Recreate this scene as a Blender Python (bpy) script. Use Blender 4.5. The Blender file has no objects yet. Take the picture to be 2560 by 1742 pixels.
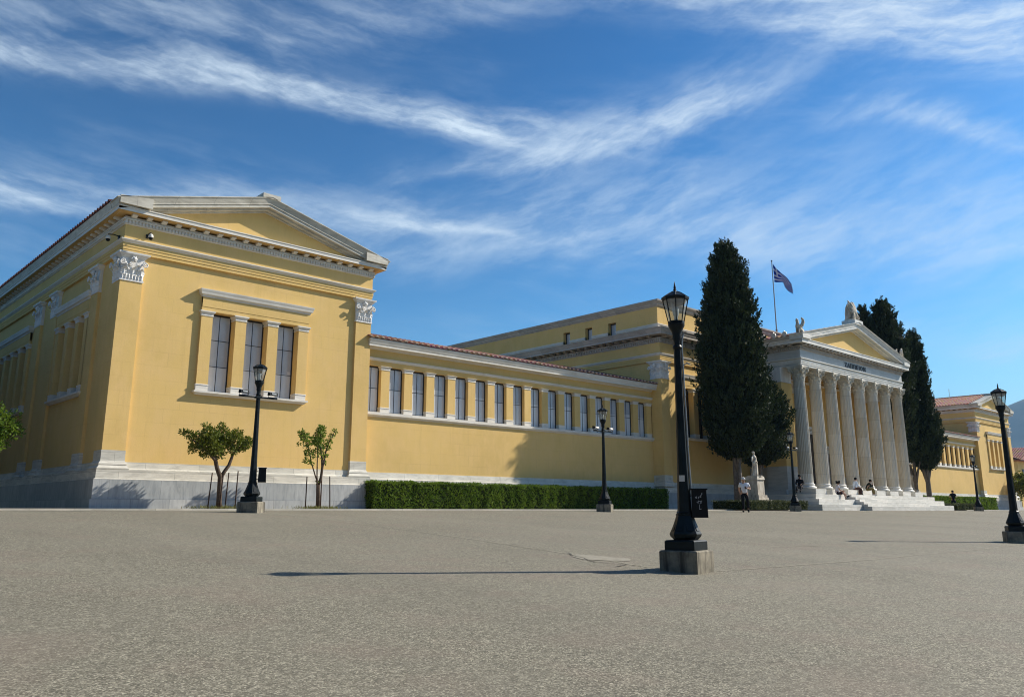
import bpy, bmesh, math, random
import numpy as np
from mathutils import Vector, Matrix, noise as mnoise
R = math.radians
PI = math.pi
S = bpy.context.scene
COL = S.collection

# ------------------------------------------------------------------ camera
cam_d = bpy.data.cameras.new('camera')
cam = bpy.data.objects.new('camera', cam_d)
COL.objects.link(cam)
cam_d.sensor_width = 36.0
cam_d.lens = 36.0 * 2070.9 / 2560.0
cam_d.shift_y = -61.0 / 2560.0
cam_d.clip_start = 0.1
cam_d.clip_end = 40000.0
YAW, PITCH = 0.7513, 0.2212
cam.location = (0, 0, 0)
cam.rotation_euler = (PI / 2 + PITCH, 0, -YAW)
S.camera = cam
S.render.resolution_x, S.render.resolution_y = 1024, 696

# ------------------------------------------------------------------ exposure
S.view_settings.view_transform = 'Standard'
S.view_settings.look = 'None'
S.view_settings.gamma = 1.0
S.view_settings.exposure = 0.64
S.view_settings.use_curve_mapping = False
S.cycles.filter_width = 1.05

# ------------------------------------------------------------------ sun
SUN_AZ = math.atan2(5.95, -2.3)            # direction towards the sun, from +Y to +X
SUN_EL = R(35.0)
sd = Vector((math.sin(SUN_AZ) * math.cos(SUN_EL), math.cos(SUN_AZ) * math.cos(SUN_EL), math.sin(SUN_EL)))
sun_d = bpy.data.lights.new('sun', 'SUN')
sun_d.energy = 5.0
sun_d.angle = R(0.53)
sun_d.color = (1.0, 0.93, 0.82)
sun = bpy.data.objects.new('sun', sun_d)
sun.rotation_euler = sd.to_track_quat('Z', 'Y').to_euler()
sun.location = (0, 0, 60)
COL.objects.link(sun)

# ------------------------------------------------------------------ world
W = bpy.data.worlds.new('World')
S.world = W
W.use_nodes = True
wn, wl = W.node_tree.nodes, W.node_tree.links
wn.clear()
def wmath(op, a, b=None, c=None, clamp=False):
    n = wn.new('ShaderNodeMath'); n.operation = op; n.use_clamp = clamp
    for i, v in enumerate((a, b, c)):
        if v is None: continue
        if isinstance(v, (int, float)): n.inputs[i].default_value = v
        else: wl.new(v, n.inputs[i])
    return n.outputs[0]
def wcurve(val, pts):
    n = wn.new('ShaderNodeFloatCurve')
    c = n.mapping.curves[0]
    pts = sorted(pts)
    while len(c.points) < len(pts): c.points.new(0.5, 0.5)
    for p, q in zip(c.points, pts):
        p.location = q; p.handle_type = 'AUTO_CLAMPED'
    n.mapping.use_clip = False; n.mapping.extend = 'HORIZONTAL'
    n.mapping.update()
    wl.new(val, n.inputs['Value'])
    return n.outputs[0]
SKY_STRENGTH = 0.085
CLOUD = 0.84
SKY_SAT, SKY_GAMMA, SKY_PIVOT = 1.30, 1.75, 5.3        # deepen the zenith, as the phone's exposure does
sky = wn.new('ShaderNodeTexSky'); sky.sky_type = 'NISHITA'
sky.sun_disc = False
sky.sun_elevation = SUN_EL
sky.sun_rotation = SUN_AZ
sky.altitude = 80; sky.air_density = 1.0; sky.dust_density = 0.6; sky.ozone_density = 2.6
tc = wn.new('ShaderNodeTexCoord')
sep = wn.new('ShaderNodeSeparateXYZ')
wl.new(tc.outputs['Generated'], sep.inputs[0])
az = wmath('MULTIPLY', wmath('ARCTAN2', sep.outputs[0], sep.outputs[1]), 180 / PI)
el = wmath('MULTIPLY', wmath('ARCSINE', sep.outputs[2]), 180 / PI)
comb = wn.new('ShaderNodeCombineXYZ')
wl.new(wmath('MULTIPLY', az, 0.1), comb.inputs[0]); wl.new(wmath('MULTIPLY', el, 0.1), comb.inputs[1])
warp = wn.new('ShaderNodeTexNoise'); warp.inputs['Scale'].default_value = 1.1; warp.inputs['Detail'].default_value = 5
warp.inputs['Roughness'].default_value = 0.6
wl.new(comb.outputs[0], warp.inputs['Vector'])
wsep = wn.new('ShaderNodeSeparateColor'); wl.new(warp.outputs['Color'], wsep.inputs[0])
el_w = wmath('ADD', el, wmath('MULTIPLY', wmath('SUBTRACT', wsep.outputs[0], 0.5), 1.7))
az_w = wmath('ADD', az, wmath('MULTIPLY', wmath('SUBTRACT', wsep.outputs[1], 0.5), 5.0))
# wisps: fine filaments drawn out along a slanting direction
def fibre(sx, sy, shear, detail, rough, off=0.0, scale=1.0):
    cb = wn.new('ShaderNodeCombineXYZ')
    wl.new(wmath('MULTIPLY', az_w, sx), cb.inputs[0])
    wl.new(wmath('MULTIPLY', wmath('ADD', el_w, wmath('MULTIPLY', az, shear)), sy), cb.inputs[1])
    cb.inputs[2].default_value = off
    n = wn.new('ShaderNodeTexNoise'); n.inputs['Scale'].default_value = scale
    n.inputs['Detail'].default_value = detail; n.inputs['Roughness'].default_value = rough
    wl.new(cb.outputs[0], n.inputs['Vector'])
    return n.outputs['Fac']
def smooth(v, lo, hi):
    n = wn.new('ShaderNodeMapRange'); n.interpolation_type = 'SMOOTHSTEP'
    n.inputs['From Min'].default_value = lo; n.inputs['From Max'].default_value = hi
    wl.new(v, n.inputs['Value']); return n.outputs[0]
f1 = fibre(0.11, 0.52, 0.13, 12, 0.63)
f2 = fibre(0.14, 0.45, -0.30, 12, 0.64, 4.2)
f3 = fibre(0.05, 0.16, 0.05, 6, 0.55, 9.1)
f4 = fibre(0.75, 2.6, -0.22, 6, 0.6, 2.7)
AZ0, AZS, ELS, WS = 0.0, 90.0, 40.0, 4.0
azt = wmath('DIVIDE', wmath('SUBTRACT', az, AZ0), AZS)
BANDS = [
 (f1, 1.15, [(4.7,25.28,1.03,.3),(8.7,26.0,.91,.8),(13.1,26.54,1.01,.9),(19.0,27.28,.99,.95),(24.6,27.44,.88,.95),(30.3,26.95,.81,.95),(36.2,26.34,.83,.9),(40.6,25.7,.84,.95),(45.1,25.18,1.05,.85),(49.0,24.82,1.18,.5),(53.9,24.8,1.03,0)]),
 (f2, 1.1, [(32.0,21.62,.53,0),(37.1,22.69,.59,.4),(43.6,23.6,.93,.7),(49.6,24.66,1.1,.85),(55.4,25.85,1.27,.75),(59.8,27.18,1.36,.6),(63.7,27.76,1.2,.3),(66.6,27.76,.94,0)]),
 (f1, 1.1, [(5.8,17.8,.98,.6),(9.8,18.16,.92,.75),(16.4,18.6,.88,.7),(23.9,19.83,1.03,.5),(32.1,19.35,.96,.75),(39.3,19.11,.49,.85),(43.6,18.74,.27,0)]),
 (f2, 1.5, [(21.6,16.21,1.28,0),(29.4,16.9,1.6,.3),(37.8,17.84,1.64,.4),(46.5,18.98,1.77,.55),(55.1,18.9,2.0,.55),(63.0,16.91,2.45,.5),(70.3,16.05,2.69,.45),(76.0,15.91,2.54,.45),(80.7,15.07,2.19,.5)]),
 (f1, 1.6, [(25.6,32.78,1.15,.1),(34.4,33.01,1.43,.3),(42.1,33.79,1.19,.3),(49.8,34.33,1.18,.3),(55.9,33.38,1.17,.55),(61.6,31.94,1.39,.7),(66.9,30.33,1.71,.8),(71.8,29.05,1.88,.85),(77.6,27.35,1.91,.9),(82.3,25.73,1.82,.8)]),
 (f2, 1.2, [(63.6,24.29,.5,0),(67.6,24.79,.67,.35),(71.2,23.77,.82,.5),(74.4,22.03,.74,.6),(76.7,21.06,.63,.5),(81.3,19.2,.65,.3)]),
 (f1, 1.3, [(4.3,27.34,1.01,.3),(8.3,28.57,.94,.35),(15.1,30.23,.99,.35),(23.0,30.48,.94,.35),(27.2,30.36,.72,.2),(31.5,30.33,.49,0)]),
 (f2, 1.5, [(62.6,10.67,.39,0),(67.4,10.58,.63,.25),(71.9,9.7,.85,.4),(75.2,9.14,.93,.45),(79.8,8.67,.88,.3)]),
]
dens = None
for fib, wide, pts in BANDS:
    vc = wmath('MULTIPLY', wcurve(azt, [((a - AZ0) / AZS, v / ELS) for a, v, w, i in pts]), ELS)
    ww = wmath('MULTIPLY', wcurve(azt, [((a - AZ0) / AZS, w * wide / WS) for a, v, w, i in pts]), WS)
    ii = wcurve(azt, [((a - AZ0) / AZS, i) for a, v, w, i in pts])
    q = wmath('DIVIDE', wmath('SUBTRACT', el_w, vc), ww)
    q = wmath('ADD', wmath('MULTIPLY', wmath('MAXIMUM', q, 0.0), 0.75), wmath('MULTIPLY', wmath('MINIMUM', q, 0.0), 1.45))
    g = wmath('EXPONENT', wmath('MULTIPLY', wmath('MULTIPLY', q, q), -0.8))
    tex = wmath('ADD', wmath('MULTIPLY', smooth(fib, 0.37, 0.69), 0.90), wmath('MULTIPLY', smooth(f4, 0.40, 0.75), 0.20))
    soft = wmath('ADD', wmath('MULTIPLY', wmath('MULTIPLY', g, g), 0.30), wmath('MULTIPLY', wmath('MULTIPLY', g, tex), 0.92))
    b = wmath('MULTIPLY', soft, ii)
    dens = b if dens is None else wmath('SUBTRACT', wmath('ADD', dens, b), wmath('MULTIPLY', dens, b))
veil = wmath('MULTIPLY', smooth(f3, 0.40, 0.70), smooth(f1, 0.35, 0.80))
dens = wmath('ADD', dens, wmath('MULTIPLY', veil, 0.22))
low = smooth(wmath('MULTIPLY', el, -1.0), -15.0, -1.0)
dens = wmath('ADD', dens, wmath('MULTIPLY', low, 0.30))
dens = wmath('MINIMUM', wmath('MULTIPLY', dens, CLOUD), 0.9)
mix = wn.new('ShaderNodeMix'); mix.data_type = 'RGBA'
wl.new(dens, mix.inputs[0])
hs = wn.new('ShaderNodeHueSaturation'); hs.inputs['Hue'].default_value = 0.482; hs.inputs['Saturation'].default_value = SKY_SAT; hs.inputs['Value'].default_value = 1.0 / SKY_PIVOT
wl.new(sky.outputs[0], hs.inputs['Color'])
gm = wn.new('ShaderNodeGamma'); gm.inputs[1].default_value = SKY_GAMMA
wl.new(hs.outputs[0], gm.inputs[0])
sc_ = wn.new('ShaderNodeVectorMath'); sc_.operation = 'SCALE'; sc_.inputs['Scale'].default_value = SKY_PIVOT
wl.new(gm.outputs[0], sc_.inputs[0])
wl.new(sc_.outputs[0], mix.inputs[6])
mix.inputs[7].default_value = (6.4, 7.4, 8.2, 1)
bg = wn.new('ShaderNodeBackground'); bg.inputs['Strength'].default_value = SKY_STRENGTH
wl.new(mix.outputs[2], bg.inputs['Color'])
wo = wn.new('ShaderNodeOutputWorld'); wl.new(bg.outputs[0], wo.inputs['Surface'])

# ------------------------------------------------------------------ helpers
MX = 125.52                                   # the palace is mirrored about X = MX / 2

def tag(o, label=None, cat=None, group=None, kind=None):
    if label: o['label'] = label
    if cat: o['category'] = cat
    if group: o['group'] = group
    if kind: o['kind'] = kind
    return o

def empty(name, loc=(0, 0, 0), rz=0.0):
    o = bpy.data.objects.new(name, None)
    o.location = loc; o.rotation_euler = (0, 0, rz)
    o.empty_display_size = 0.3
    COL.objects.link(o)
    return o

class Fr:
    """A facade frame: a runs along the wall, d out of it, z up."""
    def __init__(s, o, a, n):
        s.o, s.a, s.n = o, a, n
        s.sg = 1.0 if abs(a[1] * n[0] - a[0] * n[1] - 1) < 1e-6 else -1.0
    def p(s, a, d, z):
        return (s.o[0] + s.a[0] * a + s.n[0] * d, s.o[1] + s.a[1] * a + s.n[1] * d, z)
    def xy(s, a, d):
        return s.p(a, d, 0)[:2]

class MB:
    def __init__(s): s.v, s.f, s.m = [], [], []
    def add(s, vs, fs, mi=0):
        b = len(s.v); s.v += [tuple(v) for v in vs]
        s.f += [tuple(b + i for i in f) for f in fs]; s.m += [mi] * len(fs)
    def box(s, x0, x1, y0, y1, z0, z1, mi=0):
        s.hexa([(x, y, z) for z in (z0, z1) for x, y in ((x0, y0), (x1, y0), (x1, y1), (x0, y1))], mi)
    def hexa(s, v, mi=0):
        s.add(v, [(3, 2, 1, 0), (4, 5, 6, 7), (0, 1, 5, 4), (1, 2, 6, 5), (2, 3, 7, 6), (3, 0, 4, 7)], mi)
    def fbox(s, F, a0, a1, d0, d1, z0, z1, mi=0):
        s.hexa([F.p(a, d, z) for z in (z0, z1) for a, d in ((a0, d0), (a1, d0), (a1, d1), (a0, d1))], mi)
    def prism(s, pts, v, mi=0):
        n = len(pts); v = Vector(v)
        s.add(list(pts) + [tuple(Vector(p) + v) for p in pts],
              [tuple(range(n))[::-1], tuple(range(n, 2 * n))] + [(i, (i + 1) % n, n + (i + 1) % n, n + i) for i in range(n)], mi)
    def sweep(s, path, prof, sg=1.0, closed=False, mi=0, caps=True):
        """prof: (outward, z) polygon swept along the xy path with mitred corners."""
        n = len(path); P = [Vector(p) for p in path]
        def seg(i): return (P[(i + 1) % n] - P[i]).normalized()
        def out(t): return Vector((t.y, -t.x)) * sg
        rings = []
        for i in range(n):
            if closed: t0, t1 = seg((i - 1) % n), seg(i)
            else: t0 = seg(max(i - 1, 0)); t1 = seg(min(i, n - 2))
            n0, n1 = out(t0), out(t1)
            m = (n0 + n1)
            m = m / max(1e-6, m.dot(n0)) if m.length > 1e-6 else n0
            rings.append([(P[i].x + m.x * d, P[i].y + m.y * d, z) for d, z in prof])
        k = len(prof); vs = [v for r in rings for v in r]; fs = []
        for i in range(n if closed else n - 1):
            j = (i + 1) % n
            for q in range(k):
                r = (q + 1) % k
                fs.append((i * k + q, i * k + r, j * k + r, j * k + q))
        if not closed and caps:
            fs += [tuple(range(k))[::-1], tuple((n - 1) * k + q for q in range(k))]
        s.add(vs, fs, mi)
    def lathe(s, c, prof, n=16, mi=0, rot=0.0, cap=True, sx=1.0, sy=1.0):
        vs, fs = [], []
        for r, z in prof:
            for i in range(n):
                t = rot + 2 * PI * i / n
                vs.append((c[0] + sx * r * math.cos(t), c[1] + sy * r * math.sin(t), c[2] + z))
        for j in range(len(prof) - 1):
            for i in range(n):
                k = (i + 1) % n
                fs.append((j * n + i, j * n + k, (j + 1) * n + k, (j + 1) * n + i))
        if cap:
            fs.append(tuple(range(n))[::-1]); fs.append(tuple((len(prof) - 1) * n + i for i in range(n)))
        s.add(vs, fs, mi)
    def tube(s, pts, rad, n=8, mi=0, cap=True):
        P = [Vector(p) for p in pts]
        if not isinstance(rad, (list, tuple)): rad = [rad] * len(P)
        vs, fs = [], []
        u = None
        for i, p in enumerate(P):
            t = (P[min(i + 1, len(P) - 1)] - P[max(i - 1, 0)]).normalized()
            if u is None:
                u = t.orthogonal().normalized()
            else:
                u = (u - t * u.dot(t)); u = u.normalized() if u.length > 1e-6 else t.orthogonal().normalized()
            w = t.cross(u)
            for k in range(n):
                a = 2 * PI * k / n
                vs.append(tuple(p + (u * math.cos(a) + w * math.sin(a)) * rad[i]))
        for i in range(len(P) - 1):
            for k in range(n):
                q = (k + 1) % n
                fs.append((i * n + k, i * n + q, (i + 1) * n + q, (i + 1) * n + k))
        if cap:
            fs.append(tuple(range(n))[::-1]); fs.append(tuple((len(P) - 1) * n + k for k in range(n)))
        s.add(vs, fs, mi)
    def ball(s, c, r, n=10, m=7, mi=0):
        if not isinstance(r, (list, tuple)): r = (r, r, r)
        prof = [(math.sin(PI * j / m), -math.cos(PI * j / m)) for j in range(1, m)]
        vs = [(c[0], c[1], c[2] - r[2])]
        for pr, pz in prof:
            for i in range(n):
                t = 2 * PI * i / n
                vs.append((c[0] + r[0] * pr * math.cos(t), c[1] + r[1] * pr * math.sin(t), c[2] + r[2] * pz))
        vs.append((c[0], c[1], c[2] + r[2]))
        fs = []
        for i in range(n):
            k = (i + 1) % n
            fs.append((0, 1 + k, 1 + i))
            fs.append((len(vs) - 1, 1 + (m - 2) * n + i, 1 + (m - 2) * n + k))
        for j in range(m - 2):
            for i in range(n):
                k = (i + 1) % n
                fs.append((1 + j * n + i, 1 + j * n + k, 1 + (j + 1) * n + k, 1 + (j + 1) * n + i))
        s.add(vs, fs, mi)
    def grid(s, fn, nu, nv, mi=0):
        vs = [fn(i / nu, j / nv) for j in range(nv + 1) for i in range(nu + 1)]
        fs = [(j * (nu + 1) + i, j * (nu + 1) + i + 1, (j + 1) * (nu + 1) + i + 1, (j + 1) * (nu + 1) + i) for j in range(nv) for i in range(nu)]
        s.add(vs, fs, mi)
    def mesh(s, name, mats, smooth=False, mir=False, recalc=True):
        v = s.v
        if mir: v = [(MX - x, y, z) for x, y, z in v]
        me = bpy.data.meshes.new(name)
        me.from_pydata(v, [], s.f)
        if not isinstance(mats, (list, tuple)): mats = [mats]
        for m in mats: me.materials.append(m)
        me.polygons.foreach_set('material_index', s.m)
        if recalc:
            bm = bmesh.new(); bm.from_mesh(me)
            bmesh.ops.recalc_face_normals(bm, faces=bm.faces)
            bm.to_mesh(me); bm.free()
        if smooth is True:
            me.polygons.foreach_set('use_smooth', [True] * len(me.polygons))
        elif smooth:
            me.polygons.foreach_set('use_smooth', [True] * len(me.polygons))
            me.set_sharp_from_angle(angle=R(smooth))
        me.update()
        return me
    def build(s, name, mats, parent=None, smooth=False, mir=False, recalc=True):
        o = bpy.data.objects.new(name, s.mesh(name, mats, smooth, mir, recalc))
        COL.objects.link(o)
        if parent: o.parent = parent
        return o

def copy_tree(o, parent=None):
    c = o.copy(); COL.objects.link(c)
    if parent: c.parent = parent
    for ch in list(o.children): copy_tree(ch, c)
    return c

# ------------------------------------------------------------------ materials
class NT:
    def __init__(s, name, rough=0.8, spec=0.3):
        s.mat = bpy.data.materials.new(name); s.mat.use_nodes = True
        s.n, s.l = s.mat.node_tree.nodes, s.mat.node_tree.links
        s.b = s.n['Principled BSDF']
        s.b.inputs['Roughness'].default_value = rough
        s.b.inputs['Specular IOR Level'].default_value = spec
        s.tc = s.n.new('ShaderNodeTexCoord')
        s.geo = s.n.new('ShaderNodeNewGeometry')
        s.pos = s.geo.outputs['Position']
    def math(s, op, a, b=None, c=None, clamp=False):
        n = s.n.new('ShaderNodeMath'); n.operation = op; n.use_clamp = clamp
        for i, v in enumerate((a, b, c)):
            if v is None: continue
            if isinstance(v, (int, float)): n.inputs[i].default_value = v
            else: s.l.new(v, n.inputs[i])
        return n.outputs[0]
    def mapping(s, vec, scale=(1, 1, 1), loc=(0, 0, 0), rot=(0, 0, 0)):
        n = s.n.new('ShaderNodeMapping')
        n.inputs['Scale'].default_value = scale; n.inputs['Location'].default_value = loc; n.inputs['Rotation'].default_value = rot
        s.l.new(vec, n.inputs[0]); return n.outputs[0]
    def noise(s, vec, scale, detail=4, rough=0.55, dist=0.0):
        n = s.n.new('ShaderNodeTexNoise')
        n.inputs['Scale'].default_value = scale; n.inputs['Detail'].default_value = detail
        n.inputs['Roughness'].default_value = rough; n.inputs['Distortion'].default_value = dist
        s.l.new(vec, n.inputs['Vector']); return n.outputs['Fac']
    def voro(s, vec, scale, feature='F1', out='Color'):
        n = s.n.new('ShaderNodeTexVoronoi'); n.feature = feature
        n.inputs['Scale'].default_value = scale
        s.l.new(vec, n.inputs['Vector']); return n.outputs[out]
    def ramp(s, fac, stops, interp='LINEAR'):
        n = s.n.new('ShaderNodeValToRGB'); n.color_ramp.interpolation = interp
        el = n.color_ramp.elements
        while len(el) < len(stops): el.new(0.5)
        for e, (p, c) in zip(el, stops):
            e.position = p; e.color = (c[0], c[1], c[2], 1) if not isinstance(c, (int, float)) else (c, c, c, 1)
        s.l.new(fac, n.inputs[0]); return n.outputs[0]
    def mix(s, fac, a, b, blend='MIX'):
        n = s.n.new('ShaderNodeMix'); n.data_type = 'RGBA'; n.blend_type = blend
        for i, v in ((0, fac), (6, a), (7, b)):
            if isinstance(v, (int, float)): n.inputs[i].default_value = v
            elif isinstance(v, (tuple, list)): n.inputs[i].default_value = (v[0], v[1], v[2], 1)
            else: s.l.new(v, n.inputs[i])
        return n.outputs[2]
    def color(s, c):
        if isinstance(c, (tuple, list)): s.b.inputs['Base Color'].default_value = (c[0], c[1], c[2], 1)
        else: s.l.new(c, s.b.inputs['Base Color'])
    def rough(s, c): s.l.new(c, s.b.inputs['Roughness'])
    def bump(s, h, strength=0.3, dist=0.02):
        n = s.n.new('ShaderNodeBump'); n.inputs['Strength'].default_value = strength; n.inputs['Distance'].default_value = dist
        s.l.new(h, n.inputs['Height']); s.l.new(n.outputs[0], s.b.inputs['Normal'])
    def sepxyz(s, v):
        n = s.n.new('ShaderNodeSeparateXYZ'); s.l.new(v, n.inputs[0]); return n.outputs
    def comb(s, x, y, z):
        n = s.n.new('ShaderNodeCombineXYZ')
        for i, v in enumerate((x, y, z)):
            if isinstance(v, (int, float)): n.inputs[i].default_value = v
            else: s.l.new(v, n.inputs[i])
        return n.outputs[0]

def wall_uv(t):
    """run along whichever wall the face belongs to, height"""
    p = t.sepxyz(t.pos)
    return t.comb(t.math('ADD', p[0], p[1]), p[2], 0.0)

def m_stucco(name, c):
    t = NT(name, 0.9, 0.15)
    uv = wall_uv(t)
    big = t.noise(t.pos, 0.35, 5, 0.6)
    pt = t.noise(t.mapping(t.pos, (1, 1, 0.7)), 1.7, 6, 0.65)
    streak = t.noise(t.mapping(uv, (3.2, 0.22, 1)), 1.6, 6, 0.7, 0.3)
    fine = t.noise(t.pos, 22, 4, 0.6)
    br = t.n.new('ShaderNodeTexBrick')
    br.offset = 0.5; br.inputs['Scale'].default_value = 1.0
    br.inputs['Brick Width'].default_value = 1.25; br.inputs['Row Height'].default_value = 0.56
    br.inputs['Mortar Size'].default_value = 0.010; br.inputs['Mortar Smooth'].default_value = 0.6
    br.inputs['Color1'].default_value = (1, 1, 1, 1); br.inputs['Color2'].default_value = (0.93, 0.93, 0.93, 1)
    br.inputs['Mortar'].default_value = (0.55, 0.5, 0.45, 1)
    t.l.new(uv, br.inputs['Vector'])
    base = t.ramp(big, [(0.3, [k * 0.90 for k in c]), (0.5, c), (0.72, [min(1, k * 1.07) for k in c])])
    base = t.mix(t.ramp(pt, [(0.42, 0.0), (0.70, 0.7)]), base, [min(1, c[0] * 1.05), c[1] * 1.05, c[2] * 1.22])
    base = t.mix(t.ramp(streak, [(0.52, 0.0), (0.76, 0.28)]), base, [c[0] * 0.74, c[1] * 0.73, c[2] * 0.76])
    patch = t.noise(t.pos, 0.55, 3, 0.5)
    bm_ = t.mix(t.ramp(patch, [(0.44, 0.04), (0.66, 0.34)]), (1, 1, 1), br.outputs['Color'])
    base = t.mix(1.0, base, bm_, 'MULTIPLY')
    base = t.mix(t.ramp(fine, [(0.3, 0.10), (0.6, 0.0)]), base, [k * 0.8 for k in c])
    t.color(base)
    t.bump(t.math('ADD', t.math('MULTIPLY', fine, 0.5), t.math('MULTIPLY', pt, 0.8)), 0.25, 0.02)
    return t.mat

def m_marble(name, c, vein, joints=None, vertical=False, dirt=0.25, rough=0.55):
    t = NT(name, rough, 0.35)
    uv = wall_uv(t)
    p = t.sepxyz(t.pos)
    if vertical: sv = t.mapping(uv, (2.6, 0.35, 1))
    else: sv = t.mapping(uv, (0.45, 2.2, 1))
    v1 = t.noise(sv, 1.6, 7, 0.68, 1.6)
    v2 = t.noise(t.pos, 1.1, 5, 0.6, 0.8)
    base = t.mix(t.ramp(v1, [(0.42, 0.0), (0.56, 0.5), (0.64, 0.9), (0.8, 0.2)]), c, vein)
    base = t.mix(t.ramp(v2, [(0.35, 0.0), (0.7, dirt)]), base, [k * 0.72 for k in vein])
    if joints:
        br = t.n.new('ShaderNodeTexBrick'); br.offset = 0.37
        br.inputs['Scale'].default_value = 1.0
        br.inputs['Brick Width'].default_value = joints[0]; br.inputs['Row Height'].default_value = joints[1]
        br.inputs['Mortar Size'].default_value = 0.006; br.inputs['Mortar Smooth'].default_value = 0.3
        br.inputs['Color1'].default_value = (1, 1, 1, 1); br.inputs['Color2'].default_value = (0.80, 0.82, 0.83, 1)
        br.inputs['Mortar'].default_value = (0.42, 0.42, 0.42, 1)
        t.l.new(t.mapping(uv, (1, 1, 1), (0.3, joints[2], 0)), br.inputs['Vector'])
        base = t.mix(1.0, base, br.outputs['Color'], 'MULTIPLY')
    t.color(base)
    t.bump(v1, 0.06, 0.02)
    return t.mat

def m_plain(name, c, rough=0.6, spec=0.4, var=0.15, scale=3.0, metallic=0.0):
    t = NT(name, rough, spec)
    f = t.noise(t.pos, scale, 5, 0.6)
    t.color(t.mix(t.ramp(f, [(0.3, 0.0), (0.7, 1.0)]), [k * (1 - var) for k in c], [min(1, k * (1 + var)) for k in c]))
    t.b.inputs['Metallic'].default_value = metallic
    return t.mat

def m_foliage(name, dark, light, scale=2.2, trans=0.25):
    t = NT(name, 0.6, 0.25)
    f = t.noise(t.pos, scale, 3, 0.6)
    g = t.noise(t.pos, scale * 9, 2, 0.6)
    c = t.mix(t.ramp(f, [(0.36, 0.0), (0.66, 1.0)]), dark, light)
    c = t.mix(t.ramp(g, [(0.4, 0.0), (0.7, 0.5)]), c, [light[0] * 1.3, light[1] * 1.2, light[2]])
    t.color(c)
    tr = t.n.new('ShaderNodeBsdfTranslucent'); t.l.new(c, tr.inputs[0])
    mx = t.n.new('ShaderNodeMixShader'); mx.inputs[0].default_value = trans
    t.l.new(t.b.outputs[0], mx.inputs[1]); t.l.new(tr.outputs[0], mx.inputs[2])
    t.l.new(mx.outputs[0], t.n['Material Output'].inputs['Surface'])
    return t.mat

YEL = (0.705, 0.487, 0.180)
M = {}
M['stucco'] = m_stucco('ochre_stucco', YEL)
M['white'] = m_marble('painted_trim', (0.74, 0.70, 0.62), (0.60, 0.56, 0.48), None, False, 0.18, 0.6)
M['capital'] = m_marble('capital_marble', (0.78, 0.76, 0.72), (0.64, 0.62, 0.58), None, True, 0.2)
M['marble'] = m_marble('pale_marble', (0.74, 0.70, 0.60), (0.50, 0.47, 0.40), (2.1, 0.36, 0.02), False, 0.25)
M['grey_marble'] = m_marble('grey_marble', (0.47, 0.48, 0.47), (0.31, 0.325, 0.325), (1.9, 0.71, 0.29), True, 0.3)
M['grey_step'] = m_marble('grey_marble_step', (0.50, 0.51, 0.50), (0.35, 0.36, 0.36), (1.45, 0.9, 0.48), True, 0.3)
def m_column():
    t = NT('column_marble', 0.6, 0.3)
    p = t.sepxyz(t.pos)
    v = t.noise(t.mapping(t.pos, (5, 5, .16)), 1.5, 5, .6, .2)
    d = t.math('FLOOR', t.math('MULTIPLY_ADD', p[2], 1 / 1.5, .35))
    x = t.math('FLOOR', t.math('MULTIPLY', t.math('SUBTRACT', p[0], 52.185), 1 / 2.35))
    wn_ = t.n.new('ShaderNodeTexWhiteNoise'); wn_.noise_dimensions = '2D'
    t.l.new(t.comb(d, x, 0), wn_.inputs['Vector'])
    c = t.mix(wn_.outputs['Value'], (0.50, 0.445, 0.345), (0.60, 0.56, 0.475))
    c = t.mix(t.ramp(v, [(.46, 0), (.72, .55)]), c, (0.34, 0.315, 0.26))
    jz = t.math('FRACT', t.math('MULTIPLY_ADD', p[2], 1 / 1.5, .35))
    c = t.mix(t.math('MULTIPLY', t.math('LESS_THAN', jz, .012), .6), c, (.2, .18, .15))
    t.color(c); t.bump(v, .1, .02)
    return t.mat
M['column'] = m_column()
M['steps'] = m_marble('step_marble', (0.78, 0.75, 0.68), (0.60, 0.57, 0.50), (1.9, 0.31, 0.09), False, 0.2)
M['raking'] = m_marble('raking_marble', (0.72, 0.67, 0.56), (0.46, 0.42, 0.34), (1.6, 9.0, 0.2), False, 0.4)
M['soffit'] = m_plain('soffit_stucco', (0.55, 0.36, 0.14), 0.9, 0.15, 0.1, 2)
M['ent_grey'] = m_marble('portico_marble', (0.60, 0.60, 0.57), (0.46, 0.46, 0.43), (2.35, 9.0, 0.2), False, 0.25)
M['cornice'] = m_marble('weathered_cornice', (0.55, 0.49, 0.42), (0.38, 0.33, 0.28), (1.4, 9.0, 0.2), False, 0.4)
M['frame'] = m_plain('window_frame_paint', (0.022, 0.020, 0.022), 0.5, 0.4)
def m_pane():
    """pane with a pale roller blind right behind it, pulled down differently in every window"""
    t = NT('window_pane', 0.16, 0.5)
    p = t.sepxyz(t.pos)
    run = t.math('ADD', p[0], p[1])
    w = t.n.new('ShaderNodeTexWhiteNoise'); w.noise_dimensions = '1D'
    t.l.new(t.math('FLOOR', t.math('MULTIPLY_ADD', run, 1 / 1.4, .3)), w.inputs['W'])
    f = t.noise(t.mapping(t.pos, (1.1, 1.1, .35)), 1.0, 4)
    fold = t.math('SINE', t.math('MULTIPLY', run, 30.0))
    c = t.mix(t.ramp(f, [(.32, 0), (.66, 1)]), (.36, .39, .43), (.60, .62, .65))
    c = t.mix(t.math('MULTIPLY', w.outputs['Value'], .45), c, (.34, .37, .42))
    low = t.math('LESS_THAN', p[2], t.math('MULTIPLY_ADD', w.outputs['Value'], .35, 5.75))  # below a varying height the colour is paler, standing in for light
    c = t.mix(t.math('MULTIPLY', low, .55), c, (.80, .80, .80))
    c = t.mix(t.math('MULTIPLY_ADD', fold, .05, .05), c, (.30, .32, .35))
    t.color(c)
    return t.mat
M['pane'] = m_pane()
M['dark_pane'] = m_plain('dark_window_pane', (0.045, 0.040, 0.035), 0.12, 0.5)
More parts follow.
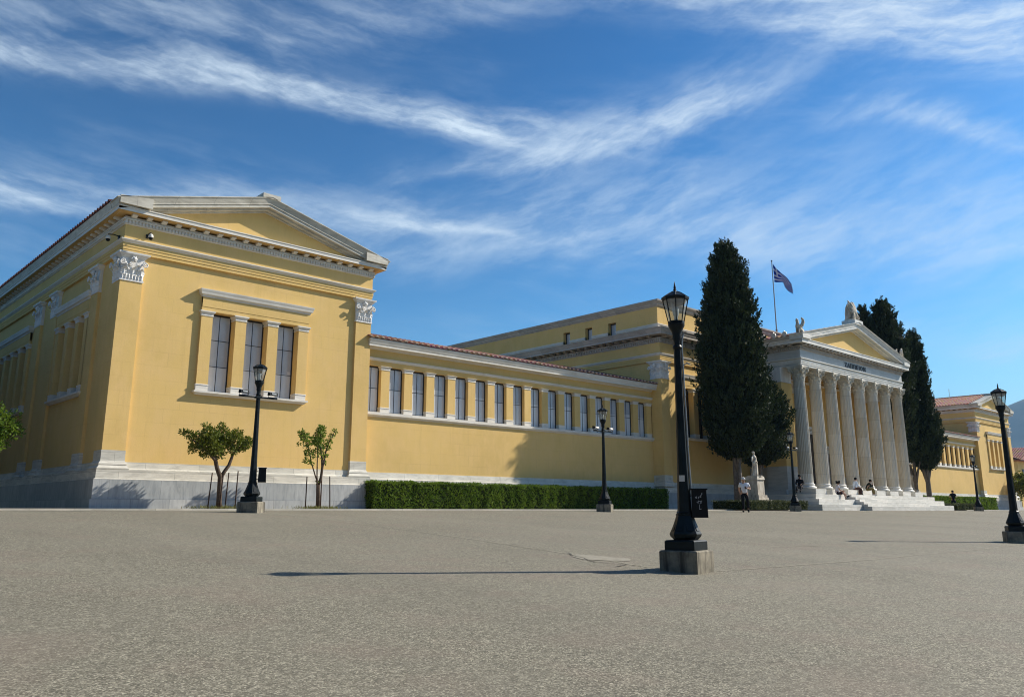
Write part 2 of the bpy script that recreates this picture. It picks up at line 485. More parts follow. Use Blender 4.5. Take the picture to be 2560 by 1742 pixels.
def m_tile():
    t = NT('clay_roof_tile', 0.85, 0.2)
    f = t.noise(t.pos, 3.3, 4, 0.65)
    g = t.voro(t.mapping(t.pos, (3.0, 3.0, 3.0)), 1.0)
    c = t.ramp(f, [(0.28, (0.12, 0.038, 0.024)), (0.5, (0.215, 0.068, 0.038)), (0.72, (0.34, 0.140, 0.085))])
    c = t.mix(0.25, c, t.mix(0.6, g, (0.4, 0.2, 0.12)))
    t.color(c); t.bump(f, 0.3, 0.02)
    return t.mat
M['tile'] = m_tile()
M['old_tile'] = m_plain('weathered_dark_tile', (0.085, 0.030, 0.022), 0.9, 0.15, 0.35, 3)  # roof tile in a darker colour, standing in for shade at the eave
M['tile_end'] = m_plain('tile_mortar_end', (0.62, 0.48, 0.38), 0.9, 0.2, 0.25, 6)
M['door'] = m_plain('bronze_door', (0.055, 0.038, 0.025), 0.5, 0.4)
M['letters'] = m_plain('dark_lettering', (0.035, 0.045, 0.055), 0.5, 0.4)
def m_lamp():
    t = NT('dark_green_cast_iron', 0.45, 0.2)
    f = t.noise(t.pos, 9, 5, 0.6)
    t.color(t.mix(t.ramp(f, [(0.35, 0.0), (0.75, 1.0)]), (0.004, 0.008, 0.010), (0.010, 0.017, 0.019)))
    t.rough(t.ramp(f, [(0.3, 0.36), (0.7, 0.55)]))
    return t.mat
M['iron'] = m_lamp()
def m_glass():
    t = NT('lantern_glass', 0.08, 0.5)
    t.b.inputs['Base Color'].default_value = (0.85, 0.88, 0.86, 1)
    tr = t.n.new('ShaderNodeBsdfTransparent'); tr.inputs[0].default_value = (0.80, 0.82, 0.80, 1)
    mx = t.n.new('ShaderNodeMixShader')
    f = t.noise(t.mapping(t.pos, (6, 6, 2)), 2.0, 4)
    t.l.new(t.ramp(f, [(0.35, 0.10), (0.7, 0.34)]), mx.inputs[0])
    t.l.new(tr.outputs[0], mx.inputs[1]); t.l.new(t.b.outputs[0], mx.inputs[2])
    t.l.new(mx.outputs[0], t.n['Material Output'].inputs['Surface'])
    return t.mat
M['glass'] = m_glass()
M['bulb'] = m_plain('frosted_bulb', (0.75, 0.75, 0.70), 0.2, 0.5, 0.05)
M['lamp_in'] = m_plain('white_reflector', (0.30, 0.27, 0.25), 0.5, 0.4)
M['steel'] = m_plain('grey_steel', (0.30, 0.32, 0.32), 0.35, 0.5, 0.1, 5)
M['sticker'] = m_plain('paper_sticker', (0.58, 0.56, 0.52), 0.7, 0.3, 0.12, 30)
def m_concrete():
    t = NT('weathered_concrete', 0.9, 0.2)
    f = t.noise(t.pos, 5, 6, 0.65)
    s_ = t.noise(t.mapping(t.pos, (7, 7, 0.8)), 1.3, 5, 0.6)
    c = t.ramp(f, [(0.3, (0.13, 0.118, 0.092)), (0.7, (0.32, 0.285, 0.215))])
    c = t.mix(t.ramp(s_, [(0.52, 0.0), (0.64, 0.85)]), c, (0.05, 0.045, 0.038))
    t.color(c); t.bump(f, 0.35, 0.02)
    return t.mat
M['concrete'] = m_concrete()
M['bark'] = m_plain('brown_bark', (0.085, 0.060, 0.042), 0.9, 0.2, 0.4, 14)
M['grey_bark'] = m_plain('grey_cypress_bark', (0.16, 0.135, 0.11), 0.9, 0.2, 0.35, 9)
M['stake'] = m_plain('dark_wooden_stake', (0.050, 0.030, 0.022), 0.8, 0.2, 0.3, 20)
M['cypress'] = m_foliage('cypress_foliage', (0.016, 0.028, 0.011), (0.038, 0.056, 0.019), 1.1, 0.12)
M['cypress_core'] = m_plain('cypress_inner_twigs', (0.014, 0.018, 0.009), 0.95, 0.05)
M['hedge'] = m_foliage('hedge_leaves', (0.050, 0.110, 0.010), (0.150, 0.235, 0.026), 2.0, 0.30)
M['hedge_core'] = m_plain('hedge_inner_twigs', (0.022, 0.030, 0.010), 0.95, 0.05)
M['box'] = m_foliage('box_hedge_leaves', (0.055, 0.070, 0.025), (0.105, 0.118, 0.050), 2.6, 0.2)
M['citrus'] = m_foliage('citrus_leaves', (0.050, 0.085, 0.010), (0.155, 0.180, 0.022), 2.2, 0.3)
M['citrus_g'] = m_foliage('bright_citrus_leaves', (0.060, 0.120, 0.012), (0.17, 0.25, 0.03), 2.4, 0.35)
M['grass'] = m_foliage('dry_grass', (0.09, 0.11, 0.03), (0.20, 0.20, 0.07), 3, 0.3)
def m_statue():
    t = NT('weathered_statue_marble', 0.75, 0.3)
    f = t.noise(t.mapping(t.pos, (1, 1, 0.5)), 3.5, 6, 0.65)
    c = t.ramp(f, [(0.3, (0.20, 0.17, 0.13)), (0.48, (0.48, 0.42, 0.33)), (0.7, (0.68, 0.62, 0.52))])
    t.color(c); t.bump(f, 0.3, 0.02); return t.mat
M['statue'] = m_statue()
M['bin'] = m_plain('black_bin_paint', (0.006, 0.007, 0.008), 0.5, 0.2)
M['graffiti'] = m_plain('white_marker', (0.55, 0.55, 0.55), 0.6, 0.3)

# ground: worn exposed-aggregate asphalt, pale and brownish, with stains
def m_ground():
    t = NT('worn_pale_asphalt', 0.85, 0.25)
    fine = t.voro(t.pos, 92.0)
    fsep = t.n.new('ShaderNodeSeparateColor'); t.l.new(fine, fsep.inputs[0])
    mid = t.noise(t.pos, 46, 4, 0.75)
    med = t.noise(t.pos, 2.2, 6, 0.65)
    big = t.noise(t.pos, 0.22, 5, 0.6, 0.4)
    tracks = t.noise(t.mapping(t.pos, (0.9, 0.12, 1), rot=(0, 0, R(-28))), 0.8, 5, 0.6, 0.5)
    g = t.ramp(fsep.outputs[0], [(0.0, (0.045, 0.041, 0.030)), (0.30, (0.150, 0.138, 0.100)), (0.72, (0.260, 0.239, 0.172)), (1.0, (0.60, 0.555, 0.42))])
    c = t.mix(t.ramp(mid, [(0.36, 0.75), (0.54, 0.0)]), g, (0.085, 0.078, 0.058))
    c = t.mix(t.ramp(med, [(0.35, 0.0), (0.75, 0.30)]), c, (0.170, 0.152, 0.115))
    c = t.mix(t.ramp(big, [(0.38, 0.0), (0.66, 0.40)]), c, (0.265, 0.244, 0.185))
    c = t.mix(t.ramp(tracks, [(0.48, 0.0), (0.70, 0.36)]), c, (0.155, 0.143, 0.108))
    mid2 = t.noise(t.pos, 17, 3, 0.75)
    c = t.mix(t.ramp(mid2, [(0.34, 0.45), (0.52, 0.0)]), c, (0.095, 0.087, 0.065))
    c = t.mix(t.ramp(mid2, [(0.52, 0.0), (0.70, 0.40)]), c, (0.36, 0.335, 0.255))
    warm = t.noise(t.pos, 0.9, 3, 0.5)
    c = t.mix(t.ramp(warm, [(0.50, 0.0), (0.70, 0.26)]), c, (0.225, 0.165, 0.130))
    t.color(c)
    t.bump(t.math('ADD', t.math('MULTIPLY', fsep.outputs[1], 0.7), t.math('MULTIPLY', mid, 0.6)), 0.45, 0.012)
    return t.mat
M['ground'] = m_ground()
M['seam'] = m_plain('pale_mortar_seam', (0.265, 0.243, 0.185), 0.9, 0.2, 0.2, 8)
M['crack'] = m_plain('dark_crack_filler', (0.085, 0.078, 0.065), 0.9, 0.2, 0.3, 9)
M['patch'] = m_plain('pale_concrete_patch', (0.285, 0.262, 0.205), 0.9, 0.2, 0.15, 7)
M['kerb'] = m_marble('kerb_marble', (0.62, 0.57, 0.47), (0.46, 0.42, 0.34), (1.2, 9, 0.1), False, 0.3)
M['paving'] = m_plain('tan_paving', (0.40, 0.34, 0.26), 0.9, 0.2, 0.15, 2)

# ------------------------------------------------------------------ ground
def gz(y):
    """height of the square: rises towards the palace, flat in front of it"""
    if y <= -2: return -1.335 - 0.1088 + 0.0544 * max(-14.0, (y + 2)) * 0.4
    if y <= 23: return -1.335 + 0.0544 * y
    if y <= 27:
        q = (y - 23) / 4.0
        return -0.0838 + 0.0544 * 4 * (q - q * q / 2) * 0.80
    return 0.0032
g = MB()
ys = [-4000, -600, -60, -16, -8, -2] + [0, 2, 4, 6, 8, 10, 12, 14, 16, 18, 20, 22, 23, 23.5, 24, 24.5, 25, 25.5, 26, 26.5, 27, 40, 80, 300, 1200, 9000]
xs = [-4000, -300, -40, -10, 0, 5, 10, 15, 20, 25, 30, 40, 50, 60, 80, 120, 300, 1500, 9000]
g.add([(x, y, gz(y)) for y in ys for x in xs],
      [(j * len(xs) + i, j * len(xs) + i + 1, (j + 1) * len(xs) + i + 1, (j + 1) * len(xs) + i) for j in range(len(ys) - 1) for i in range(len(xs) - 1)])
tag(g.build('ground', M['ground'], smooth=True), kind='structure')

rnd = random.Random(5)
def strip(name, pts, w, mat, jit=0.04, step=0.22, lift=0.004):
    mb = MB(); L = []; 
    P = [Vector(p) for p in pts]
    for i in range(len(P) - 1):
        n = max(2, int((P[i + 1] - P[i]).length / step))
        for k in range(n + (i == len(P) - 2)):
            L.append(P[i].lerp(P[i + 1], k / n))
    off = 0.0; vs = []
    for i, p in enumerate(L):
        t = (L[min(i + 1, len(L) - 1)] - L[max(i - 1, 0)]).normalized(); nr = Vector((-t.y, t.x))
        off = off * 0.85 + rnd.uniform(-jit, jit)
        ww = w * rnd.uniform(0.45, 1.2)
        for s_ in (-1, 1):
            q = p + nr * (off + s_ * ww / 2)
            vs.append((q.x, q.y, gz(q.y) + lift))
    mb.add(vs, [(2 * i, 2 * i + 1, 2 * i + 3, 2 * i + 2) for i in range(len(L) - 1)])
    return tag(mb.build(name, mat), kind='structure')
strip('ground_seam', [(12.0, 22.6), (12.0, 17), (11.7, 13.4), (11.3, 10.6), (10.9, 8.5)], 0.10, M['seam'], 0.02)
strip('ground_seam', [(11.5, 7.6), (16.9, 7.45), (25.2, 7.6), (40, 7.8)], 0.07, M['seam'], 0.02)
strip('ground_seam', [(17.3, 10.05), (18.9, 9.75)], 0.09, M['seam'], 0.02)
strip('ground_crack', [(11.35, 10.7), (10.9, 9.9), (10.55, 9.35), (10.8, 8.9), (10.35, 8.75)], 0.035, M['crack'], 0.03, 0.1, 0.008)
strip('ground_crack', [(5.3, 4.6), (5.55, 4.2), (5.7, 3.8), (6.2, 3.6)], 0.007, M['crack'], 0.03, 0.08, 0.006)
pm = MB()
pp = [(11.35, 10.45), (11.55, 9.95), (11.7, 9.5), (11.35, 9.25), (11.0, 9.45), (10.75, 9.75), (10.95, 10.2)]
pm.add([(x, y, gz(y) + 0.006) for x, y in pp], [tuple(range(len(pp)))])
tag(pm.build('ground_patch', M['patch']), kind='structure')

# kerb and raised paving in front of the palace
def paving(x0, x1, y0, y1):
    k = MB()
    k.box(x0, x1, y0, y0 + 0.22, -0.3, 0.062)
    tag(k.build('kerb', M['kerb']), kind='structure')
    p = MB(); p.box(x0, x1, y0 + 0.22, y1, -0.3, 0.052)
    tag(p.build('paving', M['paving']), kind='structure')
paving(-60.0, 51.2, 27.5, 60.0)
paving(74.6, 180.0, 27.5, 60.0)


# ------------------------------------------------------------------ the palace
X0, XW, Y0 = 10.095, 11.62, 33.24
X1 = X0 + XW
YB = 78.0
palace = tag(empty('neoclassical_palace', (62.76, 45.0, 0.0)),
             'long ochre stucco palace with white marble trim, two end pavilions and a columned portico', 'building')
PINV = Matrix.Translation((-62.76, -45.0, 0.0))
def part(mb, name, mat, parent=None, smooth=False, mir=False):
    o = mb.build(name, mat, None, smooth, mir)
    o.parent = parent or palace
    if parent is None: o.matrix_parent_inverse = PINV
    return o

PATH = [(X1, Y0 + 8.0), (X1, Y0), (X0, Y0), (X0, YB)]
SG = -1.0                        # outward side of PATH

def slab(path, d0, d1, z0, z1, sg=SG):
    return path, [(d0, z0), (d1, z0), (d1, z1), (d0, z1)], sg

# --- Corinthian ornaments
def acanthus(mb, fn, h, w, curl, nu=6, nv=7):
    """fn(s, d, z) -> world; a leaf standing on the bell, its tip curling outwards"""
    vs = []
    for j in range(nv + 1):
        t = j / nv
        ww = w * (0.55 + 0.75 * math.sin(PI * min(1, t * 0.9 + 0.1)) ** 0.8) * (1.0 if j % 2 else 0.80) * (1 - 0.35 * t ** 3)
        zz = h * (t - 0.30 * max(0, t - 0.72) ** 1.0 * 2.0)
        dd = 0.015 + curl * (t ** 3.0)
        for i in range(nu + 1):
            q = i / nu * 2 - 1
            vs.append((q * ww / 2, dd + 0.035 * (1 - abs(q)) * (1 - t * .5) - 0.02 * abs(q), zz - 0.05 * abs(q) * h))
    back = [(s, d - 0.03, z) for s, d, z in vs]
    n1 = nu + 1
    fs = [(j * n1 + i, j * n1 + i + 1, (j + 1) * n1 + i + 1, (j + 1) * n1 + i) for j in range(nv) for i in range(nu)]
    k = len(vs)
    fs2 = [tuple(k + q for q in f[::-1]) for f in fs]
    rim = [i for i in range(n1)] + [j * n1 + nu for j in range(1, nv + 1)] + [nv * n1 + i for i in range(nu - 1, -1, -1)] + [j * n1 for j in range(nv - 1, 0, -1)]
    fs3 = [(rim[i], rim[(i + 1) % len(rim)], k + rim[(i + 1) % len(rim)], k + rim[i]) for i in range(len(rim))]
    mb.add([fn(*v) for v in vs + back], fs + fs2 + fs3)

def volute(mb, fn, cs, cz, r, d, side, thick=0.035, turns=1.6, stem=None):
    pts = []; n = 22
    if stem: pts += [fn(*stem[0]), fn(*stem[1])]
    for i in range(n + 1):
        t = i / n
        a = PI / 2 + turns * 2 * PI * t
        rr = r * (1 - 0.82 * t)
        pts.append(fn(cs + side * -rr * math.cos(a) , d + 0.015 * t, cz + rr * math.sin(a)))
    rad = [thick * (1 - 0.45 * i / (len(pts) - 1)) for i in range(len(pts))]
    mb.tube(pts, rad, 6)

def flat_capital(mb, fn, w, z0, z1, rich=True):
    """relief on one face of a square pier: fn(s, d, z), s from -w/2 to w/2"""
    H = z1 - z0
    n = 7 if w < 1.0 else 8
    for i in range(n):
        s = -w / 2 + (i + 0.5) * w / n
        acanthus(mb, lambda a, d, z, s=s: fn(s + a, d + 0.0, z0 + 0.06 + z), H * 0.24, w / n * 0.85, 0.05, 2, 4)
    for k, s in enumerate((-w * 0.38, 0.0, w * 0.38)):
        acanthus(mb, lambda a, d, z, s=s: fn(s + a, d, z0 + H * 0.22 + z), H * 0.36, w * 0.30, 0.14)
    for s in (-w * 0.20, w * 0.20):
        acanthus(mb, lambda a, d, z, s=s: fn(s + a, d - 0.005, z0 + H * 0.34 + z), H * 0.40, w * 0.24, 0.16)
    for sd_ in (-1, 1):
        volute(mb, fn, sd_ * (w / 2 + 0.02), z0 + H * 0.72, H * 0.12, 0.13, -sd_, 0.035, 1.6,
               [(sd_ * w * 0.22, 0.05, z0 + H * 0.45), (sd_ * w * 0.34, 0.09, z0 + H * 0.68)])
        volute(mb, fn, sd_ * w * 0.11, z0 + H * 0.66, H * 0.075, 0.09, sd_, 0.026, 1.4,
               [(sd_ * w * 0.18, 0.04, z0 + H * 0.45), (sd_ * w * 0.17, 0.07, z0 + H * 0.58)])
    p = fn(0, 0.12, z0 + H * 0.90)
    mb.ball(p, H * 0.085, 8, 6)
    for q in range(6):
        a = q * PI / 3
        mb.ball(fn(math.cos(a) * H * 0.09, 0.11, z0 + H * 0.90 + math.sin(a) * H * 0.09), H * 0.05, 6, 5)

def abacus(mb, path, z0, z1, sg=SG):
    h = z1 - z0
    mb.sweep(path, [(-0.3, z0), (0.03, z0), (0.13, z0 + h * 0.62), (0.16, z0 + h * 0.64), (0.17, z1 - 0.002), (-0.3, z1 - 0.002)], sg)

ZB, ZMB, ZDIE, ZCAP, ZARC = 1.49, 1.80, 2.22, 8.83, 9.95
def pier(F, a0, a1, corner=None, mir=False, zc=ZCAP, za=ZARC, depth=0.4):
    """pier on frame F; corner = path giving two visible faces"""
    if corner: path, sg = corner
    else: path, sg = [F.xy(a0, -depth), F.xy(a0, 0), F.xy(a1, 0), F.xy(a1, -depth)], F.sg
    m = MB(); m.sweep(path, [(-0.38, ZDIE), (0, ZDIE), (0, zc), (-0.38, zc)], sg)
    p = part(m, 'pier', M['stucco'], None, False, mir)
    b = MB()
    b.sweep(path, [(-0.38, ZB + .002), (0.135, ZB + .002), (0.155, ZB + 0.03), (0.155, ZB + 0.065), (0.085, ZB + 0.13), (0.065, ZB + 0.18), (0.085, ZB + 0.19), (0.075, ZB + 0.25), (0.03, ZB + 0.31), (0.012, ZB + .34), (0.012, ZDIE), (-0.38, ZDIE)], sg)
    part(b, 'pier_base', M['marble'], p, False, mir)
    c = MB()
    c.sweep(path, [(-0.37, zc - 0.03), (0.03, zc - 0.03), (0.03, zc + 0.04), (0.01, zc + 0.05), (0.01, za - 0.20), (-0.37, za - 0.20)], sg)
    abacus(c, path, za - 0.20, za, sg)
    n = len(path)
    for i in range(n - 1):
        A, B = Vector(path[i]), Vector(path[i + 1])
        L = (B - A).length
        if L < 0.5: continue
        if corner and i not in corner_faces(path): continue
        t = (B - A).normalized(); o_ = Vector((t.y, -t.x)) * sg; mid = (A + B) / 2
        fn = lambda s, d, z, t=t, o_=o_, mid=mid: (mid.x + t.x * s + o_.x * (d + 0.012), mid.y + t.y * s + o_.y * (d + 0.012), z)
        flat_capital(c, fn, L, zc, za - 0.17)
    part(c, 'pier_capital', M['capital'], p, False, mir)
    return p
def corner_faces(path):
    return range(len(path) - 1)

def pilaster(F, a, zs, zt, mir=False, w=0.49, dback=-0.6, d=0.0, base_h=0.28, cap_h=0.23):
    m = MB(); m.fbox(F, a - w / 2, a + w / 2, dback, d, zs + base_h, zt - cap_h)
    p = part(m, 'window_pilaster', M['stucco'], None, False, mir)
    path = [F.xy(a - w / 2, dback), F.xy(a - w / 2, d), F.xy(a + w / 2, d), F.xy(a + w / 2, dback)]
    b = MB()
    b.sweep(path, [(-w * .4, zs + .002), (0.012, zs + .002), (0.012, zs + base_h - 0.05), (0.03, zs + base_h - 0.045), (0.025, zs + base_h), (-w * .4, zs + base_h)], F.sg)
    part(b, 'pilaster_base', M['white'], p, False, mir)
    c = MB(); q = zt - cap_h
    c.sweep(path, [(-w * .4, q), (0.015, q), (0.025, q + 0.03), (0.012, q + 0.05), (0.012, q + 0.09), (0.06, q + 0.17), (0.075, q + 0.175), (0.075, zt - .002), (-w * .4, zt - .002)], F.sg)
    part(c, 'pilaster_capital', M['white'], p, False, mir)

def window(F, a0, a1, zs, zt, cols, rows, mir=False, d=-0.45, pane='pane', hl=None):
    f = MB(); t = 0.045
    f.fbox(F, a0, a0 + t, d - 0.06, d + 0.03, zs, zt); f.fbox(F, a1 - t, a1, d - 0.06, d + 0.03, zs, zt)
    f.fbox(F, a0 + t, a1 - t, d - 0.06, d + 0.03, zs, zs + t); f.fbox(F, a0 + t, a1 - t, d - 0.06, d + 0.03, zt - t * 1.6, zt)
    for i in range(1, cols):
        x = a0 + (a1 - a0) * i / cols
        f.fbox(F, x - 0.010, x + 0.010, d - 0.05, d + 0.006, zs + t, zt - t * 1.6)
    for j in range(1, rows):
        z = (hl or [zs + (zt - zs) * k / rows for k in range(rows)])[j if not hl else j - 1]
        f.fbox(F, a0 + t, a1 - t, d - 0.05, d + 0.004, z - 0.011, z + 0.011)
    w = part(f, 'window', M['frame'], None, False, mir)
    p = MB(); p.fbox(F, a0 + 0.02, a1 - 0.02, d - 0.045, d - 0.012, zs + 0.02, zt - 0.02)
    part(p, 'window_pane', M[pane], w, False, mir)

def wall_opening(mb, F, a0, a1, z0, z1, o, d0=-0.12, d1=-0.7):
    """wall from a0..a1, z0..z1 with openings o = [(oa0, oa1, oz0, oz1)] sorted along a"""
    a = a0
    for oa0, oa1, oz0, oz1 in o:
        if oa0 > a: mb.fbox(F, a, oa0, d1, d0, z0, z1)
        mb.fbox(F, oa0, oa1, d1, d0, z0, oz0)
        mb.fbox(F, oa0, oa1, d1, d0, oz1, z1)
        a = oa1
    if a < a1: mb.fbox(F, a, a1, d1, d0, z0, z1)

def window_group(F, cs, mir=False, zs=4.77, zt=8.12, hood=True, pane='pane', cols=2, rows=3, skip=()):
    """pilasters at cs with windows between them, sill below and hood above"""
    a0, a1 = cs[0] - 0.245, cs[-1] + 0.245
    for c in cs: pilaster(F, c, zs, zt, mir)
    for i in range(len(cs) - 1):
        window(F, cs[i] + 0.245, cs[i + 1] - 0.245, zs, zt - 0.0, cols, rows, mir, pane=pane)
    s = MB()
    s.sweep([F.xy(a0, -0.6), F.xy(a0, 0), F.xy(a1, 0), F.xy(a1, -0.6)],
            [(-0.2, zs - 0.16), (-0.02, zs - 0.16), (0.06, zs - 0.08), (0.10, zs - 0.075), (0.10, zs - 0.0), (-0.2, zs)], F.sg)
    s.fbox(F, a0 + .1, a1 - .1, -0.62, -0.15, zs - 0.1, zs - 0.003)
    part(s, 'window_sill', M['white'], None, False, mir)
    l = MB(); l.fbox(F, a0, a1, -0.6, -0.003, zt, 8.70 if hood else zt + 0.3)
    l.fbox(F, a0, a1, -0.1, 0.012, zt + 0.17, (8.70 if hood else zt + .3) - .002)
    part(l, 'window_lintel', M['stucco'], None, False, mir)
    if hood:
        h = MB()
        h.sweep([F.xy(a0, -0.2), F.xy(a0, 0), F.xy(a1, 0), F.xy(a1, -0.2)],
                [(-0.3, 8.70), (0.03, 8.70), (0.05, 8.76), (0.07, 8.78), (0.11, 8.80), (0.12, 8.84), (0.125, 8.88), (0.16, 8.98), (0.165, 9.02), (-0.3, 9.06)], F.sg)
        part(h, 'window_hood', M['white'], None, False, mir)

def dentils(mb, F, a0, a1, z0, z1, pitch=0.132, w=0.078, d0=0.02, d1=0.10):
    n = int((a1 - a0) / pitch)
    for i in range(n):
        a = a0 + (a1 - a0) * (i + 0.5) / n
        mb.fbox(F, a - w / 2, a + w / 2, d0, d1, z0, z1)
def modillions(mb, F, a0, a1, z0, z1, pitch=0.577, w=0.22, d1=0.40):
    n = max(1, round((a1 - a0) / pitch))
    for i in range(n):
        a = a0 + (a1 - a0) * (i + 0.5) / n
        pts = [(0.0, z0 - 0.05), (0.10, z0 - 0.04), (0.22, z0 + 0.01), (d1 - .05, z0 + 0.0), (d1, z0 + 0.03), (d1, z1), (0.0, z1)]
        A = [F.p(a - w / 2, d, z) for d, z in pts]; B = [F.p(a + w / 2, d, z) for d, z in pts]
        k = len(pts)
        mb.add(A + B, [tuple(range(k))[::-1], tuple(range(k, 2 * k))] + [(q, (q + 1) % k, k + (q + 1) % k, k + q) for q in range(k)])

def tiles(mb, p0, p1, up, pitch=0.30, amp=0.055, rows=1, seg=6):
    """clay tiles: p0->p1 along the eave, up = vector from eave to ridge; ends gets the mortar faces of the covers"""
    p0, p1, up = Vector(p0), Vector(p1), Vector(up)
    L = (p1 - p0).length; e = (p1 - p0).normalized(); n = max(1, int(L / pitch))
    nr = e.cross(up).normalized()
    if nr.z < 0: nr = -nr
    pr = []
    for i in range(n):
        for k in range(seg):
            q = k / seg
            h = amp * math.sin(PI * min(1.0, q / 0.58)) if q < 0.58 else -amp * 0.35 * math.sin(PI * (q - 0.58) / 0.42)
            pr.append(((i + q) * L / n, h))
    pr.append((L, 0.0))
    for r in range(rows):
        u0, u1 = up * (r / rows), up * ((r + 1) / rows)
        lift0, lift1 = (0.028, 0.0) if rows > 1 else (0.0, 0.0)
        mb.add([tuple(p0 + u0 + e * a + nr * (h + lift0)) for a, h in pr] + [tuple(p0 + u1 + e * a + nr * (h * 0.92 + lift1)) for a, h in pr],
               [(k, k + 1, len(pr) + k + 1, len(pr) + k) for k in range(len(pr) - 1)])
        if rows > 1:
            mb.add([tuple(p0 + u0 + e * a + nr * (h + lift0)) for a, h in pr] + [tuple(p0 + u0 + e * a - nr * 0.03) for a, h in pr],
                   [(k, k + 1, len(pr) + k + 1, len(pr) + k) for k in range(len(pr) - 1)])
    if True:
        un = up.normalized()
        for i in range(n):
            cpt = p0 + e * ((i + 0.29) * L / n) - un * 0.012 + nr * 0.02
            r_ = pitch * 0.27
            ring = [cpt + e * (r_ * math.cos(PI * k / 6)) + nr * (r_ * 0.62 * math.sin(PI * k / 6)) for k in range(7)]
            ring2 = [q + un * 0.10 for q in ring]
            mb.add([tuple(q) for q in ring + ring2], [tuple(range(7))] + [(k, k + 1, 8 + k, 7 + k) for k in range(6)], 1)

def pavilion(mir):
    FR = Fr((X0, Y0), (1, 0), (0, -1))
    FL = Fr((X0, Y0), (0, 1), (-1, 0))
    FI = Fr((X1, Y0), (0, 1), (1, 0))
    # plinth
    m = MB(); m.sweep(*_s(PATH, -0.5, 0.33, -0.3, 0.42)); part(m, 'plinth_step', M['grey_step'], None, False, mir)
    m = MB(); m.sweep(*_s(PATH, -0.5, 0.25, 0.42, 1.13)); part(m, 'plinth', M['grey_marble'], None, False, mir)
    m = MB(); m.sweep(PATH, [(-0.5, 1.13), (0.235, 1.13), (0.235, 1.15), (0.17, 1.17), (0.17, ZB), (-0.5, ZB)], SG); part(m, 'plinth_cap', M['marble'], None, False, mir)
    m = MB(); m.sweep(PATH, [(-0.6, ZB), (-0.05, ZB), (-0.05, ZB + .04), (-0.095, ZB + .08), (-0.105, ZMB), (-0.6, ZMB)], SG); part(m, 'wall_base', M['marble'], None, False, mir)
    # walls
    fc = [3.575, 5.065, 6.555, 8.045]
    m = MB()
    wall_opening(m, FR, 0.1, XW - 0.1, ZMB, ZARC, [(fc[0] - 0.2, fc[-1] + 0.2, 4.70, 8.6)])
    sc = [3.80, 5.08, 6.56, 8.04]
    s2 = [13.2 + 1.53 * k for k in range(20)]
    wall_opening(m, FL, 0.69, YB - Y0, ZMB, ZARC, [(sc[0] - .2, sc[-1] + .2, 4.70, 8.6), (s2[0] - .2, s2[-1] + .2, 4.70, 8.6)])
    m.fbox(FI, 0.69, 8.0, -0.7, -0.12, ZMB, ZARC)
    part(m, 'wall', M['stucco'], None, False, mir)
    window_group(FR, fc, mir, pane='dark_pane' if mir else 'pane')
    if not mir:
        window_group(FL, sc, mir, pane='dark_pane')
        window_group(FL, s2, mir, pane='dark_pane')
    # piers
    w = 0.85
    pier(FR, 0, w, ([(X0 + w, Y0 + 0.4), (X0 + w, Y0), (X0, Y0), (X0, Y0 + w), (X0 + .4, Y0 + w)], -1.0), mir)
    pier(FR, XW - w, XW, ([(X1 - .4, Y0 + w), (X1, Y0 + w), (X1, Y0), (X1 - w, Y0), (X1 - w, Y0 + 0.4)], -1.0), mir)
    if not mir:
        for a0, a1 in ((2.62, 3.62), (8.45, 9.45), (11.2, 12.2)): pier(FL, a0, a1, None, mir)
    # entablature
    m = MB()
    m.sweep(PATH, [(-0.8, ZARC), (0.0, ZARC), (0.0, 10.07), (0.02, 10.075), (0.02, 10.19), (0.04, 10.195), (0.04, 10.335), (-0.8, 10.335)], SG)
    part(m, 'architrave', M['stucco'], None, False, mir)
    m = MB()
    m.sweep(PATH, [(-0.8, 10.335), (0.05, 10.335), (0.06, 10.36), (0.09, 10.38), (0.13, 10.43), (0.14, 10.44), (0.14, 10.475), (0.02, 10.50), (-0.8, 10.50)], SG)
    part(m, 'architrave_moulding', M['white'], None, False, mir)
    m = MB(); m.sweep(*_s(PATH, -0.8, 0.004, 10.50, 11.07)); part(m, 'frieze', M['stucco'], None, False, mir)
    m = MB()
    m.sweep(PATH, [(-0.8, 11.07), (0.03, 11.07), (0.05, 11.10), (0.05, 11.25), (0.12, 11.255), (0.12, 11.30), (0.06, 11.32), (0.06, 11.40), (-0.8, 11.40)], SG)
    dentils(m, FR, -0.08, XW + 0.08, 11.115, 11.249)
    if not mir:
        dentils(m, FL, 0.1, 26, 11.115, 11.249)
    else: dentils(m, FI, 0.1, 8, 11.115, 11.249)
    modillions(m, FR, -0.05, XW + 0.05, 11.39, 11.474, 0.577, 0.20, 0.30)
    if not mir: modillions(m, FL, 0.3, 24, 11.39, 11.474, 0.577, 0.20, 0.30)
    else: modillions(m, FI, 0.3, 8, 11.39, 11.474, 0.577, 0.20, 0.30)
    part(m, 'dentil_cornice', M['white'], None, False, mir)
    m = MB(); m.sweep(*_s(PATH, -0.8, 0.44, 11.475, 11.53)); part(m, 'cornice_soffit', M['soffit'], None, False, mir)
    m = MB()
    m.sweep(PATH, [(-0.8, 11.53), (0.445, 11.53), (0.455, 11.485), (0.465, 11.485), (0.465, 11.625), (0.49, 11.63), (0.49, 11.67), (-0.8, 11.67)], SG)
    part(m, 'corona', M['white'], None, False, mir)
    # pediment
    xa = X0 + XW / 2; sl = 0.2575
    m = MB()
    m.prism([(X0 + 0.3, Y0 - 0.0, 11.67), (X1 - 0.3, Y0, 11.67), (xa, Y0, 13.2)], (0, 0.7, 0)); part(m, 'tympanum', M['stucco'], None, False, mir)
    m = MB()
